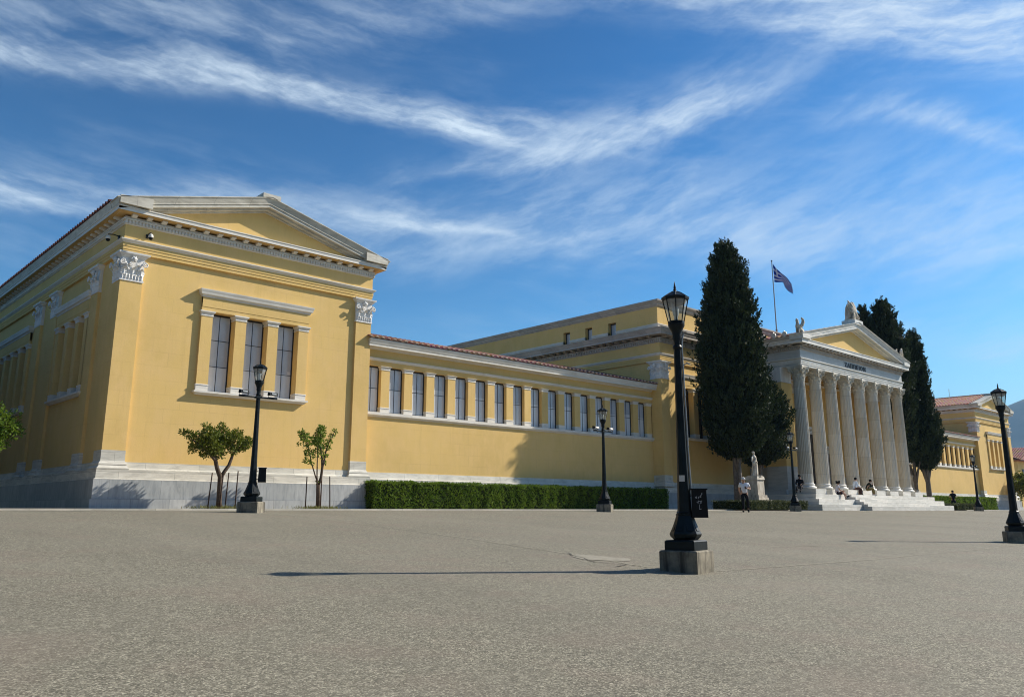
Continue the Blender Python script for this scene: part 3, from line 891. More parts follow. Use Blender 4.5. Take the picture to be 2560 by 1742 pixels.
    for sx in (-1, 1):
        def q(dx, z): return (xa + sx * dx, Y0 - 0.0, z)
        h0 = XW / 2 + 0.46
        def rake(dx, up): return 13.28 - sl * dx + up        # top of the raking corona
        def bar(dx0, dx1, lo, hi, y0, y1, mi=0):
            m.prism([(xa + sx * dx0, Y0 + y0, rake(dx0, lo)), (xa + sx * dx1, Y0 + y0, rake(dx1, lo)), (xa + sx * dx1, Y0 + y0, rake(dx1, hi)), (xa + sx * dx0, Y0 + y0, rake(dx0, hi))], (0, y1 - y0, 0), mi)
        bar(0, h0 - .55, -0.30, -0.235, -0.10, 0.3)
        bar(0, h0 - .15, -0.232, -0.148, -0.28, 0.3)
        bar(0, h0, -0.145, -0.02, -0.465, 0.3)
        bar(0, h0, -0.018, 0.03, -0.50, 0.3)
        # sima, leaning outwards
        A = [(xa + sx * dx, Y0 + y, rake(dx, z)) for dx, y, z in ((0, -0.49, 0.032), (h0 + .02, -0.49, 0.032), (h0 + .10, -0.575, 0.27), (0, -0.575, 0.27))]
        B = [(a[0], Y0 + 0.3, a[2]) for a in A]
        m.add(A + B, [(0, 1, 2, 3), (7, 6, 5, 4), (0, 4, 5, 1), (1, 5, 6, 2), (2, 6, 7, 3)])
        bar(0, h0 + .13, 0.272, 0.31, -0.60, 0.3)
    part(m, 'raking_cornice', M['raking'], None, False, mir)
    for xx, w_ in ((X0 + 0.15, 1.2), (X1 - 0.15, 1.2)):
        m = MB()
        sgn = -1 if xx < xa else 1
        m.prism([(xx - 0.62, Y0 - 0.6, 11.72), (xx + 0.62, Y0 - 0.6, 11.72), (xx + 0.62, Y0 - 0.6, 12.03 + (0.0 if sgn > 0 else 0.10)), (xx - 0.62, Y0 - 0.6, 12.03 + (0.0 if sgn < 0 else 0.10))][:4], (0, 0.95, 0))
        part(m, 'acroterion_block', M['raking'], None, False, mir)
    m = MB(); m.box(xa - 0.42, xa + 0.42, Y0 - 0.60, Y0 + 0.5, 13.50, 13.70)
    part(m, 'acroterion_block', M['raking'], None, False, mir)
    # eave gutters and roof
    for sx in (-1, 1):
        xe = X0 - 0.46 if sx < 0 else X1 + 0.46
        mirx = lambda x: x
        m = MB()
        pts = [(xe + sx * -0.3, 11.67), (xe + sx * 0.03, 11.67), (xe + sx * 0.10, 11.88), (xe + sx * 0.12, 11.93), (xe + sx * -0.3, 11.93)]
        m.prism([(x, Y0 + 0.34, z) for x, z in pts], (0, YB - Y0, 0))
        part(m, 'gutter', M['raking'], None, False, mir)
        t = MB()
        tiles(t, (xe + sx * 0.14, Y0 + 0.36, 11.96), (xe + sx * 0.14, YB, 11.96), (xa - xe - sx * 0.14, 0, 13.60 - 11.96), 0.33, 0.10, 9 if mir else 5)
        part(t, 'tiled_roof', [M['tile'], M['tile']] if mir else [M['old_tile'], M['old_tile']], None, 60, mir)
    m = MB(); m.tube([(xa, Y0 + 0.4, 13.64), (xa, YB, 13.64)], 0.11, 8); part(m, 'ridge_tile', M['tile'], None, True, mir)
def _s(path, d0, d1, z0, z1):
    return path, [(d0, z0), (d1, z0), (d1, z1), (d0, z1)], SG
pavilion(False)
pavilion(True)

# --- wings
XC, YC = 44.0, 32.76
YWG = 33.6
def wing(mir):
    F = Fr((X1, YWG), (1, 0), (0, -1))
    L = XC - X1
    P = [(X1 - 0.1, YWG), (XC + 0.5, YWG)]
    def sw(prof, name, mat):
        m = MB(); m.sweep(P, prof, 1.0); part(m, name, M[mat], None, False, mir)
    sw([(-0.6, -0.3), (0.25, -0.3), (0.25, 1.13), (-0.6, 1.13)], 'plinth', 'grey_marble')
    sw([(-0.6, 1.13), (0.16, 1.13), (0.16, 1.45), (0.06, 1.48), (0.03, 1.77), (-0.6, 1.77)], 'plinth_cap', 'marble')
    sw([(-0.6, 1.77), (0, 1.77), (0, 4.45), (-0.6, 4.45)], 'wall', 'stucco')
    sw([(-0.6, 4.39), (0.02, 4.39), (0.09, 4.47), (0.13, 4.48), (0.13, 4.62), (-0.6, 4.635)], 'window_sill', 'white')
    zs, zt = 4.635, 6.88
    first = 22.90 - X1
    cs = [first + 1.386 * k for k in range(-1, 16)]
    for k, c in enumerate(cs):
        if mir and MX - (X1 + c) < 87.0: pass
        if c < 0.1 or c > L: continue
        pilaster(F, c, zs, zt, mir, 0.50, -0.6, 0.0, 0.24, 0.19)
    for i in range(len(cs) - 1):
        if cs[i] > L - 0.6: continue
        a0, a1 = max(cs[i] + 0.25, 0.02), min(cs[i + 1] - 0.25, L)
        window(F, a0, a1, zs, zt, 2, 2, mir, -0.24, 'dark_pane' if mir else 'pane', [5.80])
    sw([(-0.6, zt), (0.0, zt), (0.0, 6.97), (0.02, 6.975), (0.02, 7.05), (0.04, 7.055), (0.04, 7.115), (-0.6, 7.115)], 'architrave', 'stucco')
    sw([(-0.6, 7.115), (0.05, 7.115), (0.07, 7.15), (0.11, 7.20), (0.12, 7.25), (0.02, 7.27), (-0.6, 7.27)], 'architrave_moulding', 'white')
    sw([(-0.6, 7.27), (0.0, 7.27), (0.0, 7.66), (-0.6, 7.66)], 'frieze', 'stucco')
    sw([(-0.6, 7.66), (0.04, 7.66), (0.12, 7.74), (0.40, 7.765), (0.42, 7.74), (0.45, 7.74), (0.45, 7.84), (0.47, 7.85), (0.52, 7.98), (0.55, 8.05), (0.55, 8.09), (-0.6, 8.09)], 'cornice', 'white')
    t = MB()
    tiles(t, (X1 - 0.2, YWG - 0.60, 8.14), (XC + 0.55, YWG - 0.60, 8.14), (0, 6.2, 1.60), 0.335, 0.075, 14)
    part(t, 'tiled_roof', [M['tile'], M['tile_end']], None, 60, mir)
    m = MB(); m.box(X1, XC, YWG + 5.6, YWG + 6.2, 0, 9.8); part(m, 'rear_wall', M['stucco'], None, False, mir)
wing(False)
wing(True)

# --- central block
XD = MX - XC
CP = [(XD, 70.0), (XD, YC), (XC, YC), (XC, 70.0)]
def csw(prof, name, mat, path=CP):
    m = MB(); m.sweep(path, prof, -1.0)
    return part(m, name, M[mat])
CF = Fr((XC, YC), (1, 0), (0, -1)); CL = Fr((XC, YC), (0, 1), (-1, 0))
DZ = -0.27
csw([(-0.6, -0.3), (0.30, -0.3), (0.30, 0.42), (-0.6, 0.42)], 'plinth_step', 'grey_step')
csw([(-0.6, 0.42), (0.24, 0.42), (0.24, 1.10), (-0.6, 1.10)], 'plinth', 'grey_marble')
csw([(-0.6, 1.10), (0.16, 1.10), (0.16, 1.44), (-0.6, 1.44)], 'plinth_cap', 'marble')
csw([(-0.7, 1.44), (-0.07, 1.44), (-0.105, ZMB - .03), (-0.7, ZMB - .03)], 'wall_base', 'marble')
m = MB()
cg = [2.35, 3.85, 5.35, 6.85, 8.35]
wall_opening(m, CF, 0.1, 37.4, ZMB - .03, ZARC + DZ, [(cg[0] - .2, cg[-1] + .2, 4.6, 8.5), (37.52 - cg[-1] - .2, 37.52 - cg[0] + .2, 4.6, 8.5)])
m.fbox(CL, 0.69, 37, -0.7, -0.12, ZMB - .03, ZARC + DZ)
m.fbox(Fr((XD, YC), (0, 1), (1, 0)), 0.69, 37, -0.7, -0.12, ZMB - .03, ZARC + DZ)
part(m, 'wall', M['stucco'])
window_group(CF, cg, pane='dark_pane')
window_group(CF, [37.52 - c for c in cg[::-1]], pane='dark_pane')
def cpier(mir):
    w = 0.85
    pier(CF, 0, w, ([(XC + w, YC + 0.4), (XC + w, YC), (XC, YC), (XC, YC + w), (XC + .4, YC + w)], -1.0), mir, 8.53, ZARC + DZ)
cpier(False); cpier(True)
z = ZARC + DZ
csw([(-0.8, z), (0, z), (0, z + .12), (.02, z + .125), (.02, z + .24), (.04, z + .245), (.04, 10.04), (-0.8, 10.04)], 'architrave', 'stucco')
csw([(-0.8, 10.04), (.05, 10.04), (.07, 10.08), (.12, 10.14), (.13, 10.2), (.02, 10.23), (-.8, 10.23)], 'architrave_moulding', 'white')
csw([(-0.8, 10.23), (0.004, 10.23), (0.004, 10.90), (-0.8, 10.90)], 'frieze', 'stucco')
m = MB()
m.sweep(CP, [(-0.8, 10.90), (.04, 10.90), (.05, 10.95), (.05, 11.12), (.14, 11.13), (.14, 11.19), (.07, 11.2), (.07, 11.28), (-.8, 11.28)], -1.0)
dentils(m, CF, -0.1, 11, 10.965, 11.119, 0.16, 0.095); dentils(m, CL, 0, 24, 10.965, 11.119, 0.16, 0.095)
modillions(m, CF, 0, 10.5, 11.27, 11.37, 0.7, 0.24, 0.42); modillions(m, CL, 0.3, 24, 11.27, 11.37, 0.7, 0.24, 0.42)
part(m, 'dentil_cornice', M['cornice'])
csw([(-0.8, 11.37), (0.6, 11.39), (0.6, 11.36), (0.62, 11.36), (0.62, 11.52), (0.65, 11.53), (0.70, 11.68), (0.74, 11.74), (0.74, 11.79), (-0.8, 11.85)], 'corona', 'cornice')
AP = [(XD - .34, 69.5), (XD - .34, YC + .34), (XC + .34, YC + .34), (XC + .34, 69.5)]
AL = Fr((XC + .34, YC + .34), (0, 1), (-1, 0)); AF = Fr((XC + .34, YC + .34), (1, 0), (0, -1))
aw = [(3.62, 4.34), (5.86, 6.52), (8.04, 8.72)]
m = MB()
m.fbox(AF, 0.0, 36.84, -0.6, 0.0, 11.80, 13.5)
wall_opening(m, AL, 0.6, 36.4, 11.80, 13.5, [(a, b, 11.92, 12.97) for a, b in aw], 0.0, -0.6)
m.fbox(Fr((XD - .34, YC + .34), (0, 1), (1, 0)), 0.6, 36.4, -0.6, 0.0, 11.80, 13.5)
part(m, 'attic_wall', M['stucco'])
for a, b in aw: window(AL, a, b, 11.92, 12.97, 1, 1, d=-0.32)
gaps = [0.0] + [q for ab in aw for q in ab] + [36.4]
m = MB()
m.sweep([(XC + .34, YC + .34 + aw[0][0]), (XC + .34, YC + .34), (XD - .34, YC + .34), (XD - .34, 69)], [(-.2, 12.10), (.04, 12.10), (.05, 12.18), (.09, 12.25), (.09, 12.30), (-.2, 12.31)], 1.0)
for i in range(2, len(gaps) - 1, 2):
    m.fbox(AL, gaps[i], gaps[i + 1], -.2, .05, 12.10, 12.19); m.fbox(AL, gaps[i], gaps[i + 1], -.2, .09, 12.19, 12.30)
part(m, 'attic_moulding', M['white'])
csw([(-.6, 13.48), (.02, 13.48), (.05, 13.56), (.10, 13.60), (.10, 13.66), (.16, 13.76), (.22, 13.84), (.23, 13.94), (-.6, 14.0)], 'attic_cornice', 'cornice', AP)
m = MB()
zr, xi = 13.98, 3.0
m.add([(XC + .5, YC + .5, zr), (XD - .5, YC + .5, zr), (XD - .5, 69, zr), (XC + .5, 69, zr), (62.76, YC + 10, zr + .45), (62.76, 60, zr + .45)],
      [(0, 1, 4), (1, 2, 5, 4), (2, 3, 5), (3, 0, 4, 5)])
part(m, 'roof', M['tile'])

# --- portico
PX0, PX1, PYF = 54.19, 71.33, 28.2
PP = [(PX1, YC - .14), (PX1, PYF), (PX0, PYF), (PX0, YC - .14)]
PF = Fr((PX0, PYF), (1, 0), (0, -1)); PL = Fr((PX0, PYF), (0, 1), (-1, 0))
def psw(prof, name, mat):
    m = MB(); m.sweep(PP, prof, -1.0); return part(m, name, M[mat])
psw([(-0.8, 9.98), (0, 9.98), (0, 10.12), (.03, 10.125), (.03, 10.26), (.06, 10.265), (.06, 10.40), (.08, 10.42), (.14, 10.49), (.14, 10.54), (-.8, 10.56)], 'architrave', 'steps')
psw([(-0.8, 10.56), (0.02, 10.56), (0.02, 11.12), (-0.8, 11.12)], 'frieze', 'ent_grey')
m = MB()
m.sweep(PP, [(-0.8, 11.12), (.05, 11.12), (.07, 11.17), (.07, 11.30), (.15, 11.31), (.15, 11.36), (.08, 11.37), (.08, 11.45), (-.8, 11.45)], -1.0)
dentils(m, PF, -0.1, 17.2, 11.18, 11.299, 0.15, 0.09, 0.04, 0.13); dentils(m, PL, 0, 4.3, 11.18, 11.299, 0.15, 0.09, 0.04, 0.13)
modillions(m, PF, -0.1, 17.25, 11.40, 11.53, 0.56, 0.24, 0.45); modillions(m, PL, 0.3, 4.3, 11.40, 11.53, 0.56, 0.24, 0.45)
part(m, 'dentil_cornice', M['cornice'])
psw([(-0.8, 11.54), (.49, 11.55), (.49, 11.53), (.515, 11.53), (.515, 11.76), (.55, 11.78), (.55, 11.83), (-.8, 11.83)], 'corona', 'steps')
pxa = (PX0 + PX1) / 2; psl = 0.231
m = MB(); m.prism([(PX0 + .6, PYF + 0.06, 11.83), (PX1 - .6, PYF + 0.06, 11.83), (pxa, PYF + 0.06, 13.75)], (0, .6, 0)); part(m, 'tympanum', M['stucco'])
m = MB()
for sx in (-1, 1):
    h0 = (PX1 - PX0) / 2 + .515
    def rk(dx, up): return 14.02 - psl * dx + up
    def pbar(dx0, dx1, lo, hi, y0, y1):
        m.prism([(pxa + sx * dx0, PYF + y0, rk(dx0, lo)), (pxa + sx * dx1, PYF + y0, rk(dx1, lo)), (pxa + sx * dx1, PYF + y0, rk(dx1, hi)), (pxa + sx * dx0, PYF + y0, rk(dx0, hi))], (0, y1 - y0, 0))
    pbar(0, h0 - .7, -.36, -.29, -.08, .4)
    pbar(0, h0 - .2, -.287, -.19, -.30, .4)
    pbar(0, h0, -.187, -.03, -.515, .4)
    pbar(0, h0, -.028, .03, -.55, .4)
    A = [(pxa + sx * dx, PYF + y, rk(dx, z_)) for dx, y, z_ in ((0, -.54, .032), (h0 + .02, -.54, .032), (h0 + .1, -.625, .27), (0, -.625, .27))]
    m.add(A + [(a[0], PYF + .4, a[2]) for a in A], [(0, 1, 2, 3), (7, 6, 5, 4), (0, 4, 5, 1), (1, 5, 6, 2), (2, 6, 7, 3)])
    pbar(0, h0 + .12, .272, .30, -.68, .4)
part(m, 'raking_cornice', M['steps'])
for b_ in ((PX0 - .55, PX0 + .55, PYF - .62, PYF + .42, 11.84, 12.14), (PX1 - .55, PX1 + .55, PYF - .62, PYF + .42, 11.84, 12.14), (pxa - .7, pxa + .7, PYF - .64, PYF + .42, 14.10, 14.46)):
    m = MB(); m.box(*b_); part(m, 'acroterion_block', M['steps'])
for sx in (-1, 1):
    xe = PX0 - .52 if sx < 0 else PX1 + .52
    m = MB(); m.prism([(x, PYF + .43, z_) for x, z_ in ((xe - sx * .3, 11.84), (xe + sx * .02, 11.84), (xe + sx * .09, 12.0), (xe + sx * .1, 12.05), (xe - sx * .3, 12.05))], (0, 3.6, 0))
    part(m, 'gutter', M['cornice'])
    t = MB()
    tiles(t, (xe + sx * .1, PYF + .4, 12.08), (xe + sx * .1, YC + .3, 12.08), (pxa - xe - sx * .1, 0, 14.22 - 12.08), 0.40, 0.09, 10)
    part(t, 'tiled_roof', [M['tile'], M['tile_end']], None, 60)
    for k in range(5):
        m = MB(); yk = PYF + .75 + .85 * k
        m.prism([(xe + sx * .10, yk + a, 12.05 + b) for a, b in ((-.14, 0), (.14, 0), (.17, .22), (.11, .38), (.05, .36), (0, .46), (-.05, .36), (-.11, .38), (-.17, .22))], (-sx * .10, 0, 0))
        part(m, 'antefix', M['steps'])
# ceiling, back wall, door, side walls
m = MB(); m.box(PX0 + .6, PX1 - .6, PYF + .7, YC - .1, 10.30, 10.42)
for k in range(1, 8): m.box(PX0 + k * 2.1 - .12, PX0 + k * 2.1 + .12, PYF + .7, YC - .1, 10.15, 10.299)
part(m, 'porch_ceiling', M['soffit'])
def door(x, w, h, name='door'):
    m = MB(); m.box(x - w / 2, x + w / 2, YC + .02, YC + .10, 1.08, h)
    d = part(m, name, M['door'])
    f = MB()
    for s_ in (-1, 1):
        for z0, z1 in ((1.4, 2.9), (3.1, h - .25)):
            f.box(x + s_ * w * .25 - w * .18, x + s_ * w * .25 + w * .18, YC - .012, YC + .018, z0, z1)
    part(f, 'door_panel', M['door'], d)
    g_ = MB(); F_ = Fr((x, YC + .1), (1, 0), (0, -1))
    g_.fbox(F_, -w / 2 - .35, -w / 2, 0, .26, 1.08, h + .35); g_.fbox(F_, w / 2, w / 2 + .35, 0, .26, 1.08, h + .35)
    g_.fbox(F_, -w / 2, w / 2, 0, .26, h, h + .35); g_.fbox(F_, -w / 2 - .5, w / 2 + .5, 0, .45, h + .352, h + .55)
    part(g_, 'door_surround', M['steps'], d)
door(62.76, 2.6, 6.0); door(58.6, 1.5, 4.6); door(66.92, 1.5, 4.6)
for a, b in ((55.1, 57.4), (59.8, 61.0), (64.5, 65.7), (68.1, 70.4)):
    m2 = MB(); m2.box(a, b, YC - .04, YC + .115, 1.09, 2.74); part(m2, 'porch_dado', M['steps'])
for mir in (False, True):
    m = MB(); m.box(54.45, 54.95, 30.9, YC + .1, 1.44, 9.98); part(m, 'porch_side_wall', M['stucco'], None, False, mir)
    m = MB(); m.box(54.42, 54.98, 30.9, YC + .1, 1.09, 3.0); part(m, 'porch_dado', M['ent_grey'], None, False, mir)
    path = [(54.2, 30.9), (55.1, 30.9), (55.1, 29.96), (54.2, 29.96)]
    m = MB(); m.sweep(path, [(-.3, 3.02), (0, 3.02), (0, 8.95), (-.3, 8.95)], 1.0, True)
    a = part(m, 'anta', M['stucco'], None, False, mir)
    m = MB(); m.sweep(path, [(-.3, 1.44), (.10, 1.44), (.12, 1.5), (.06, 1.6), (.02, 1.68), (.02, 3.02), (-.3, 3.02)], 1.0, True); part(m, 'anta_base', M['ent_grey'], a, False, mir)
    c = MB(); c.sweep(path, [(-.3, 8.93), (.03, 8.93), (.01, 9.0), (.01, 9.79), (-.3, 9.79)], 1.0, True)
    c.sweep(path, [(-.3, 9.79), (.03, 9.79), (.13, 9.9), (.16, 9.9), (.17, 9.975), (-.3, 9.975)], 1.0, True)
    for i in range(4):
        A, B = Vector(path[i]), Vector(path[(i + 1) % 4]); t_ = (B - A).normalized(); o_ = Vector((t_.y, -t_.x)); mid = (A + B) / 2
        if o_.y > .5: continue
        flat_capital(c, lambda s, d, z_, t_=t_, o_=o_, mid=mid: (mid.x + t_.x * s + o_.x * (d + .012), mid.y + t_.y * s + o_.y * (d + .012), z_), .94, 8.95, 9.80)
    part(c, 'anta_capital', M['capital'], a, False, mir)
    F_ = Fr((60.5, YC), (1, 0), (0, -1))
    m = MB(); m.fbox(F_, 0, .8, -.2, .06, 2.75, 9.1); a = part(m, 'anta', M['stucco'], None, False, mir)
    c = MB(); c.fbox(F_, -.03, .83, -.2, .08, 9.1, 9.97)
    flat_capital(c, lambda s, d, z_: F_.p(.4 + s, d + .08, z_), .8, 9.1, 9.8); part(c, 'anta_capital', M['capital'], a, False, mir)
# platform and steps
PFY = 27.6
m = MB()
m.box(53.42, MX - 53.42, 27.58, YC - .35, -.3, 1.085)
part(m, 'porch_floor', M['steps'])
m = MB()
SX0, SX1 = 57.35, 68.17
for k, (x, y, z0, z1) in enumerate(((52.75, 27.1, .745, 1.065), (52.15, 26.6, .385, .741), (51.55, 26.1, -.3, .381))):
    for mir in (False, True):
        m = MB(); m.box(x, SX0, y, YC - .4 + .002 * k, z0, z1); part(m, 'seating_step', M['steps'], None, False, mir)
m = MB()
n = 6
for k in range(n):
    z1 = 1.08 - (1.08 / 6.6) * k
    y = 26.85 - .276 * k
    m.box(SX0 + .002, SX1 - .002, y, 27.56, (z1 - 1.08 / 6.6 + .002) if k < n - 1 else -.3, z1 - .003 * 0)
part(m, 'staircase', M['steps'])
# columns
AX, AY, DX = 62.76, 28.62, 2.35
def column_meshes():
    z0, z1 = 1.86, 8.98
    m = MB(); nf, sub = 24, 6
    vs, fs = [], []
    rings = 14
    for j in range(rings + 1):
        t = j / rings
        r = 0.465 - 0.075 * t - 0.010 * math.sin(PI * t) * -1.0
        for i in range(nf * sub):
            q = (i % sub) / sub
            dep = 0.035 * math.sin(PI * min(1, max(0, (q - .12) / .76))) if .12 < q < .88 else 0.0
            if j == 0 or j == rings: dep *= 0.15
            th = 2 * PI * i / (nf * sub)
            vs.append(((r - dep) * math.cos(th), (r - dep) * math.sin(th), z0 + (z1 - z0) * t))
    N = nf * sub
    for j in range(rings):
        for i in range(N):
            k = (i + 1) % N
            fs.append((j * N + i, j * N + k, (j + 1) * N + k, (j + 1) * N + i))
    m.add(vs, fs)
    shaft = m.mesh('column', M['column'], False)
    b = MB()
    def torus(zc, r, h, d): return [(r + d * math.cos(a), zc + h * math.sin(a)) for a in [(-PI / 2 + PI * k / 8) for k in range(9)]]
    prof = [(0.3, 1.445)] + torus(1.535, .56, .088, .10) + [(.545, 1.63), (.52, 1.67), (.53, 1.705)] + torus(1.755, .50, .045, .05) + [(.475, 1.81), (.470, 1.86), (.3, 1.86)]
    b.lathe((0, 0, 0), prof, 32)
    base = b.mesh('column_base', M['steps'], 40)
    c = MB()
    c.lathe((0, 0, 0), [(.2, 8.94), (.42, 8.94), (.43, 8.98), (.40, 9.0), (.385, 9.2), (.40, 9.45), (.47, 9.68), (.52, 9.74), (.2, 9.76)], 24)
    def rf(th0, r0):
        return lambda s, d, z_: ((r0 + d) * math.cos(th0 + s / r0), (r0 + d) * math.sin(th0 + s / r0), z_)
    for k in range(8):
        f = rf(k * PI / 4, .385); acanthus(c, lambda s, d, z_, f=f: f(s, d, 9.0 + z_), .30, .29, .13)
        f = rf(k * PI / 4 + PI / 8, .39); acanthus(c, lambda s, d, z_, f=f: f(s, d, 9.08 + z_), .48, .26, .17)
    for k in range(4):
        th = PI / 4 + k * PI / 2
        for sd_ in (-1, 1):
            dx, dy = math.cos(th), math.sin(th); px_, py_ = -dy * sd_, dx * sd_
            pts = []
            for q in range(20):
                t = q / 19; a = PI * .75 - t * 2 * PI * 1.5
                rr = .125 * (1 - .8 * t)
                u_ = .60 - .0 + rr * math.cos(a); zz = 9.64 + rr * math.sin(a)
                pts.append((dx * u_ + px_ * .05, dy * u_ + py_ * .05, zz))
            st = [(dx * .40 + px_ * .16, dy * .40 + py_ * .16, 9.36), (dx * .46 + px_ * .10, dy * .46 + py_ * .10, 9.58)]
            c.tube(st + pts, [.04] * 2 + [.042 * (1 - .4 * q / 19) for q in range(20)], 6)
    for k in range(4):
        th = k * PI / 2; c.ball((.50 * math.cos(th), .50 * math.sin(th), 9.80), .075, 8, 6)
    ab = []
    for k in range(4):
        th = PI / 4 + k * PI / 2; th2 = th + PI / 2
        P_ = Vector((.80 * math.cos(th - .06), .80 * math.sin(th - .06))); Q_ = Vector((.80 * math.cos(th + .06), .80 * math.sin(th + .06)))
        ab += [P_, Q_]
        E_ = Vector((.80 * math.cos(th2 - .06), .80 * math.sin(th2 - .06)))
        for q in (.25, .5, .75):
            v = Q_.lerp(E_, q); mid = Vector((math.cos(th + PI / 4), math.sin(th + PI / 4)))
            ab.append(v - mid * .11 * math.sin(PI * q))
    for sc, za, zb in ((.94, 9.75, 9.84), (1.0, 9.842, 9.978)):
        c.prism([(p.x * sc, p.y * sc, za) for p in ab], (0, 0, zb - za))
    cap = c.mesh('column_capital', M['column'], False)
    return shaft, base, cap
sh, ba, ca = column_meshes()
for k in range(8):
    x = AX + (k - 3.5) * DX
    rz = PI / 2 * (k % 4)
    o = bpy.data.objects.new('column', sh); COL.objects.link(o); o.location = (x - 62.76, AY - 45.0, 0); o.parent = palace; o.rotation_euler = (0, 0, rz)
    b = bpy.data.objects.new('column_base', ba); COL.objects.link(b); b.parent = o
    c = bpy.data.objects.new('column_capital', ca); COL.objects.link(c); c.parent = o
    m = MB(); m.box(x - .74, x + .74, PFY, PFY + 1.95, 1.087, 1.442)
    part(m, 'column_pedestal', M['steps'])
# pedestal course along both porch sides
for mir in (False, True):
    m = MB(); m.box(53.44, 54.55, PFY + 1.96, YC - .36, 1.087, 1.436); part(m, 'porch_side_ledge', M['ent_grey'], None, False, mir)
# inscription
cu = bpy.data.curves.new('inscription', 'FONT'); cu.body = '\u0396\u0391\u03a0\u03a0\u0395\u0399\u039f\u039d'
cu.size = 0.46; cu.extrude = 0.02; cu.offset = 0.012; cu.space_character = 1.25
to = bpy.data.objects.new('tmp_text', cu); COL.objects.link(to)
bpy.context.view_layer.update()
me = bpy.data.meshes.new_from_object(to.evaluated_get(bpy.context.evaluated_depsgraph_get()))
bpy.data.objects.remove(to)
co = np.array([v.co for v in me.vertices]); lo, hi = co.min(0), co.max(0)
for v in me.vertices:
    q = v.co
    v.co = Vector((60.98 + (q.x - lo[0]) / (hi[0] - lo[0]) * 3.5, PYF - .02 - .028 - q.z, 10.655 + (q.y - lo[1]) / (hi[1] - lo[1]) * .36))
me.materials.clear(); me.materials.append(M['letters'])
me.name = 'inscription'
o = bpy.data.objects.new('inscription', me); COL.objects.link(o); o.parent = palace; o.matrix_parent_inverse = PINV

# ------------------------------------------------------------------ foliage helpers
def np_quads(verts, name, mats, parent=None):
    """verts: (n, 4, 3) array of leaf quads -> one mesh"""
    v = verts.reshape(-1, 3); n = len(verts)
    me = bpy.data.meshes.new(name)
    me.vertices.add(len(v)); me.vertices.foreach_set('co', v.astype(np.float32).ravel())
    me.loops.add(n * 4); me.loops.foreach_set('vertex_index', np.arange(n * 4, dtype=np.int32))
    me.polygons.add(n); me.polygons.foreach_set('loop_start', np.arange(0, n * 4, 4, dtype=np.int32))
    me.update(calc_edges=True); me.validate()
    for m in (mats if isinstance(mats, list) else [mats]): me.materials.append(m)
    o = bpy.data.objects.new(name, me); COL.objects.link(o)
    if parent: o.parent = parent
    return o

def leaf_quads(rng, P, D, ln, wd, droop=0.0, spread=0.5):
    """diamond leaves at points P pointing along D (unit-ish)"""
    n = len(P)
    D = D + rng.normal(0, spread, (n, 3)); D[:, 2] -= droop
    D /= np.linalg.norm(D, axis=1, keepdims=True) + 1e-9
    U = np.cross(D, rng.normal(0, 1, (n, 3))); U /= np.linalg.norm(U, axis=1, keepdims=True) + 1e-9
    L = ln * rng.uniform(0.65, 1.3, (n, 1)); Wd = wd * rng.uniform(0.7, 1.25, (n, 1))
    a = P; b = P + D * L * 0.5 + U * Wd * 0.5; c = P + D * L; d = P + D * L * 0.5 - U * Wd * 0.5
    return np.stack([a, b, c, d], 1)

def merge_mb(mb, obj, mi):
    pass

def interp(prof, z):
    zs = [p[0] for p in prof]; rs = [p[1] for p in prof]
    return np.interp(z, zs, rs)

